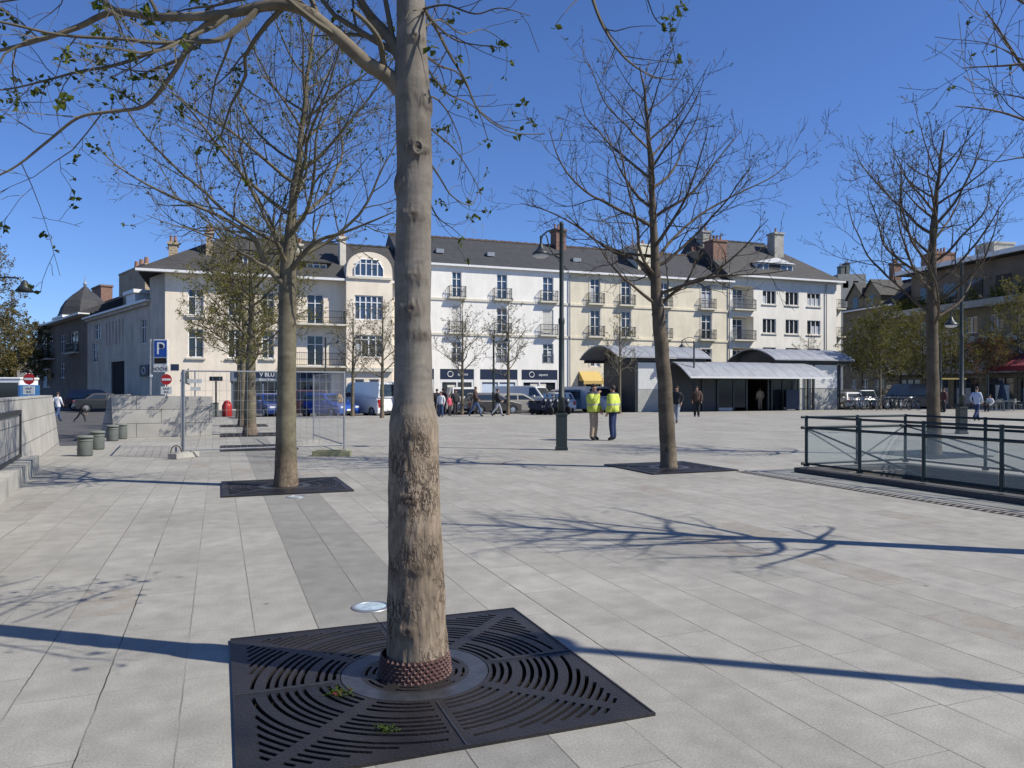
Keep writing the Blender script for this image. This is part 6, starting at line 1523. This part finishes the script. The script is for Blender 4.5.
# ------------------------------------------------------------------ people
def skinmat(n, c): return mat(n, c, .65, .06, 12)
M['skin'] = skinmat('skin', (.42,.24,.16)); M['hair_dark'] = skinmat('hair_dark', (.03,.02,.015)); M['shoe'] = mat('shoe', (.02,.018,.016), .6, .1, 5)
def hivis(name):
    m = mat(name, (.50,.58,.09), .75, .2, 9, .3, 14); nt = m.node_tree; N = nt.nodes; L = nt.links; b = N['Principled BSDF']
    src = b.inputs['Base Color'].links[0].from_socket
    tc = N.new('ShaderNodeTexCoord'); sp = N.new('ShaderNodeSeparateXYZ'); L.new(tc.outputs['Object'], sp.inputs[0])
    mm = N.new('ShaderNodeMath'); mm.operation = 'COMPARE'; mm.inputs[1].default_value = 1.12; mm.inputs[2].default_value = .028; L.new(sp.outputs[2], mm.inputs[0])
    mx = N.new('ShaderNodeMix'); mx.data_type = 'RGBA'; L.new(mm.outputs[0], mx.inputs[0]); L.new(src, mx.inputs[6]); mx.inputs[7].default_value = (.32,.33,.30,1)
    pr = N.new('ShaderNodeMath'); pr.operation = 'PINGPONG'; sb2 = N.new('ShaderNodeMath'); sb2.operation = 'SUBTRACT'; L.new(sp.outputs[2], sb2.inputs[0]); sb2.inputs[1].default_value = 1.17
    ab = N.new('ShaderNodeMath'); ab.operation = 'ABSOLUTE'; L.new(sb2.outputs[0], ab.inputs[0]); gt = N.new('ShaderNodeMath'); gt.operation = 'GREATER_THAN'; L.new(ab.outputs[0], gt.inputs[0]); gt.inputs[1].default_value = .282
    m3 = N.new('ShaderNodeMix'); m3.data_type = 'RGBA'; L.new(gt.outputs[0], m3.inputs[0]); L.new(mx.outputs[2], m3.inputs[6]); m3.inputs[7].default_value = (.02,.025,.05,1)
    L.new(m3.outputs[2], b.inputs['Base Color']); return m
def person(loc, rz, h, label, top, legs, hair='hair_dark', pose='stand', vest=None, group=None, shoes='shoe', seed=0, coat=False):
    """figure faces +y in its own frame"""
    s = h/1.75; J = {}
    J['pel'] = (0,0,.95); J['wai'] = (0,.005,1.10); J['che'] = (0,.0,1.30); J['nec'] = (0,-.005,1.47); J['nk2'] = (0,.01,1.55); J['hd1'] = (0,.03,1.62); J['hd2'] = (0,.02,1.69)
    for sd_, n in ((-1,'l'),(1,'r')):
        J['sh'+n] = (sd_*.185,-.005,1.42); J['hip'+n] = (sd_*.085,0,.92); J['kne'+n] = (sd_*.095,.02,.50); J['ank'+n] = (sd_*.10,-.02,.09); J['toe'+n] = (sd_*.12,.13,.035)
        J['elb'+n] = (sd_*.27,-.03,1.15); J['wri'+n] = (sd_*.255,.07,.92); 
    if pose == 'stride':
        J['knel'] = (-.09,.20,.53); J['ankl'] = (-.09,.30,.10); J['toel'] = (-.10,.45,.05)
        J['kner'] = (.09,-.10,.52); J['ankr'] = (.09,-.40,.19); J['toer'] = (.10,-.30,.04)
        J['elbl'] = (-.24,-.12,1.16); J['wril'] = (-.22,.02,.97); J['elbr'] = (.24,.05,1.15); J['wrir'] = (.2,.2,1.0)
    if pose == 'facehand':
        J['elbr'] = (.25,.10,1.20); J['wrir'] = (.09,.20,1.44); J['wril'] = (-.20,.12,.95)
    if pose == 'forward':
        J['elbl'] = (-.24,.06,1.14); J['wril'] = (-.12,.26,1.12); J['elbr'] = (.24,.06,1.14); J['wrir'] = (.12,.26,1.12)
    if pose == 'sit':
        for n, sd_ in (('l',-1),('r',1)):
            J['kne'+n] = (sd_*.12,.42,.92); J['ank'+n] = (sd_*.12,.44,.50); J['toe'+n] = (sd_*.13,.58,.45); J['wri'+n] = (sd_*.12,.28,1.0)
    if pose == 'crouch':
        J['wai'] = (0,.10,1.06); J['che'] = (0,.24,1.18); J['nec'] = (0,.36,1.27); J['nk2'] = (0,.42,1.31); J['hd1'] = (0,.47,1.35); J['hd2'] = (0,.50,1.41)
        for n, sd_ in (('l',-1),('r',1)): J['sh'+n] = (sd_*.17,.33,1.23); J['elb'+n] = (sd_*.23,.42,1.0); J['wri'+n] = (sd_*.2,.50,.80)
        J['knel'] = (-.09,.30,.56); J['ankl'] = (-.09,.38,.10); J['toel'] = (-.10,.52,.05); J['kner'] = (.09,-.20,.50); J['ankr'] = (.09,-.55,.16); J['toer'] = (.10,-.47,.03)
    RD = {'pel':(.155,.125),'wai':(.15,.12),'che':(.18,.14),'nec':(.07,.065),'nk2':(.052,.052),'hd1':(.078,.09),'hd2':(.074,.088)}
    for n in 'lr': RD.update({'sh'+n:(.078,.078),'elb'+n:(.058,.058),'wri'+n:(.034,.034),'hip'+n:(.112,.12),'kne'+n:(.086,.09),'ank'+n:(.070,.075),'toe'+n:(.045,.036)})
    cl = .012
    names = list(J); idx = {n: i for i, n in enumerate(names)}; V = [Vector(J[n]) for n in names]; RR = [RD[n] for n in names]
    E = [('pel','wai'),('wai','che'),('che','nec'),('nec','nk2'),('nk2','hd1'),('hd1','hd2')]
    for n in 'lr': E += [('che','sh'+n),('sh'+n,'elb'+n),('elb'+n,'wri'+n),('pel','hip'+n),('hip'+n,'kne'+n),('kne'+n,'ank'+n),('ank'+n,'toe'+n)]
    edges = [(idx[a], idx[b]) for a, b in E]; reg = []
    for a, b in E:
        if b in ('nk2','hd1','hd2'): reg.append(2)
        elif b[:3] in ('kne','ank') or b[:3] == 'hip': reg.append(1)
        elif b[:3] == 'toe': reg.append(3)
        elif b[:3] == 'wri': reg.append(0)
        else: reg.append(0)
    # palm, thumb and four fingers
    for n, sd_ in (('l',-1),('r',1)):
        w = Vector(J['wri'+n]); e = Vector(J['elb'+n]); d = (w-e).normalized(); side = d.cross(Vector((sd_,0,0))).normalized() if abs(d.x) < .9 else Vector((0,1,0)); nn = d.cross(side).normalized()
        palm = w+d*.07; V.append(palm); RR.append((.036,.022)); pi = len(V)-1; edges.append((idx['wri'+n], pi)); reg.append(2)
        for k_, (off, ln) in enumerate(((-.030,.062),(-.010,.072),(.011,.068),(.031,.054))):
            a = palm+side*off+d*.03; b = a+d*ln*.5+nn*.008*sd_; c = b+d*ln*.45+nn*.022*sd_; i0 = len(V); V += [a,b,c]; RR += [(.009,.009),(.0085,.0085),(.007,.007)]; edges += [(pi,i0),(i0,i0+1),(i0+1,i0+2)]; reg += [2,2,2]
        a = w+d*.025-side*.035; b = a-side*.02+d*.03; c = b+d*.025; i0 = len(V); V += [a,b,c]; RR += [(.012,.012),(.010,.010),(.008,.008)]; edges += [(pi,i0),(i0,i0+1),(i0+1,i0+2)]; reg += [2,2,2]
    me = bpy.data.meshes.new('tmp'); me.from_pydata([v*s for v in V], edges, []); ob = bpy.data.objects.new('tmp', me); COL.objects.link(ob)
    sk_ = ob.modifiers.new('skin', 'SKIN'); sk_.use_smooth_shade = True
    for i, sv in enumerate(me.skin_vertices[0].data): sv.radius = (RR[i][0]*s, RR[i][1]*s); sv.use_root = (i == 0)
    sb_ = ob.modifiers.new('sub', 'SUBSURF'); sb_.levels = 1; sb_.render_levels = 1
    bpy.context.view_layer.update(); me2 = bpy.data.meshes.new_from_object(ob.evaluated_get(bpy.context.evaluated_depsgraph_get())); bpy.data.objects.remove(ob)
    me2.materials.clear()
    for m in (top, legs, M['skin'], M[shoes]): me2.materials.append(m)
    V2 = [v*s for v in V]
    def near(c):
        best = 9; r = 0
        for (a, b), g_ in zip(edges, reg):
            A_, B_ = V2[a], V2[b]; ab = B_-A_; t = max(0, min(1, (c-A_).dot(ab)/max(ab.length_squared,1e-9))); d = (c-A_-ab*t).length-.5*(RR[a][0]*(1-t)+RR[b][0]*t)*s
            if d < best: best = d; r = g_
        return r
    regs = []
    for p in me2.polygons:
        c = p.center; r = near(c); 
        if r == 1 and pose not in ('sit','crouch') and c.z > .90*s: r = 0
        if r == 2 and (c-V2[idx['nec']]).length < .07*s: r = 0
        p.material_index = r; p.use_smooth = True; regs.append(r)
    # face: nose, eyes and ears joined to the head
    bm = bmesh.new(); bm.from_mesh(me2); hc = (V2[idx['hd1']]+V2[idx['hd2']])*.5
    fw = Vector((0,1,0)); 
    def blob(c, r, mi, sc_=(1,1,1)):
        ret = bmesh.ops.create_icosphere(bm, subdivisions=1, radius=r, matrix=Matrix.Translation(c) @ Matrix.Diagonal((*sc_,1)))
        for v in ret['verts']:
            for f in v.link_faces: f.material_index = mi; f.smooth = True
    blob(hc+Vector((0,.092,-.012))*s, .014*s, 2, (.8,1.2,1.5))
    for q in (-1,1): blob(hc+Vector((q*.03,.078,.012))*s, .010*s, 3, (1,.6,.8)); blob(hc+Vector((q*.08,0,-.005))*s, .02*s, 2, (.5,1,1.5))
    blob(hc+Vector((0,.082,-.048))*s, .012*s, 3, (1.6,.5,.35))
    bm.to_mesh(me2); bm.free(); me2.name = 'person'
    o = bpy.data.objects.new('person', me2); COL.objects.link(o); o.location = loc; o.rotation_euler = (0,0,rz); tag(o, label, 'person', group)
    if pose == 'sit': o.location.z -= .46*s
    # hair cap
    hb = bmesh.new(); bmesh.ops.create_uvsphere(hb, u_segments=14, v_segments=9, radius=.094*s, matrix=Matrix.Translation(hc+Vector((0,-.018,.028))*s) @ Matrix.Diagonal((.92,1.03,1.0,1)))
    bmesh.ops.delete(hb, geom=[v for v in hb.verts if v.co.z < hc.z-.03*s or (v.co.y > hc.y+.045*s and v.co.z < hc.z+.055*s)], context='VERTS')
    hm = bpy.data.meshes.new('hair'); hb.to_mesh(hm); hb.free(); hm.materials.append(M[hair]); ho = bpy.data.objects.new('hair', hm); COL.objects.link(ho); ho.parent = o
    sm = ho.modifiers.new('s', 'SOLIDIFY'); sm.thickness = .008
    # jacket shell: offsets torso and sleeve faces
    def shell(name, m, off, zlo, zhi=9):
        b2 = bmesh.new(); b2.from_mesh(me2); b2.normal_update()
        dl = [f for f in b2.faces if not (f.material_index == 0 and zlo*s < f.calc_center_median().z < zhi*s)]
        bmesh.ops.delete(b2, geom=dl, context='FACES'); b2.normal_update()
        for v in b2.verts: v.co += v.normal*off*s
        mm = bpy.data.meshes.new(name); b2.to_mesh(mm); b2.free(); mm.materials.clear(); mm.materials.append(m); so = bpy.data.objects.new(name, mm); COL.objects.link(so); so.parent = o
        for p in mm.polygons: p.use_smooth = True
        q = so.modifiers.new('s', 'SOLIDIFY'); q.thickness = .01; q.offset = 1
        return so
    if vest: shell('jacket', vest, .05, .84)
    elif coat: shell('jacket', top, .022, .85)
    return o
def cloth(n, c): return mat('cloth_'+n, c, .85, .12, 9)
C_ = {k: cloth(k, v) for k, v in dict(khaki=(.36,.27,.19), navy=(.02,.035,.09), black=(.018,.018,.02), jean=(.05,.08,.16), white=(.62,.62,.64), grey=(.25,.26,.28), brown=(.07,.04,.03), rose=(.5,.08,.12), tan=(.42,.28,.14), beige=(.40,.33,.24), dark=(.03,.028,.03), lightblue=(.42,.48,.58), maroon=(.08,.03,.03)).items()}
hv = hivis('hi_vis')
camf = lambda ang: -YAW+R(ang)  # 0 = walking away from the camera, 90 = to the left, -90 = to the right
person(ground(593.5,440.5), camf(-125), 1.74, 'workman in yellow jacket and khaki trousers holding a hand to his face', C_['black'], C_['khaki'], 'hair_dark', 'facehand', hv)
person(ground(613,440.5), camf(60), 1.70, 'workman in yellow jacket and blue trousers with his back turned', C_['navy'], C_['navy'], 'hair_dark', 'stand', hv)
person(ground(475.5,416.8), camf(-95), 1.72, 'man in brown black jacket striding to the right before the parked cars', C_['brown'], C_['jean'], pose='stride', coat=True)
person(ground(497.5,416.6), camf(-80), 1.60, 'person in dark jacket and grey skirt walking beside the slim tree', C_['dark'], C_['grey'], pose='stride', coat=True)
person(ground(437,416.5), camf(20), 1.60, 'person in black standing at the left of the small group', C_['black'], C_['black'], coat=True)
person(ground(441,417.2), camf(160), 1.45, 'person in white top and jeans in the small group', C_['white'], C_['jean'])
person(ground(443,414.8), camf(180), 1.62, 'person in maroon top behind the small group', C_['maroon'], C_['dark'])
person(ground(449.5,416), camf(-120), 1.25, 'child in rose and dark clothes at the right of the small group', C_['rose'], C_['dark'])
person(ground(455.5,415.5), camf(-150), 1.55, 'person in dark grey coat beside the rose clothed child', C_['dark'], C_['dark'], coat=True)
person(ground(677,423.2), camf(150), 1.72, 'person in black top and pale trousers emerging from behind the dark trunk', C_['black'], C_['grey'], pose='stride')
person(ground(696.7,417), camf(170), 1.74, 'person in dark clothes standing before the glazed kiosk', C_['brown'], C_['black'], coat=True)
pp = at(760,410,57.5); pp.z = 0
person(pp, camf(10), 1.68, 'person in beige standing in the dark kiosk doorway', C_['beige'], C_['khaki'], coat=True)
person(ground(976.5,421.2), camf(-60), 1.70, 'person in light blue top and dark trousers walking past the right lamp post', C_['lightblue'], C_['navy'], pose='stride')
pp = at(990,400,54); pp.z = 0
person(pp, camf(120), 1.6, 'person in white sitting at the cafe table', C_['white'], C_['dark'], pose='sit')
person(ground(944,412.5), camf(90), 1.65, 'person in dark clothes with pale bag right of the tree behind the railing', C_['maroon'], C_['dark'], coat=True)
pp = at(57.5,418,40); pp.z = -.12
person(pp, camf(-10), 1.55, 'person in white top and jeans at the end of the left parapet', C_['white'], C_['jean'], pose='stride')
pp = at(80.5,424,40); pp.z = -.12
person(pp, camf(-80), .95, 'child in black with light cap lunging on the side street', C_['black'], C_['black'], 'skin', pose='crouch')
pp = ground(338.5,415.5)
person(pp, camf(170), 1.45, 'person in tan jacket beside the blue hatchback', C_['tan'], C_['dark'], coat=True)
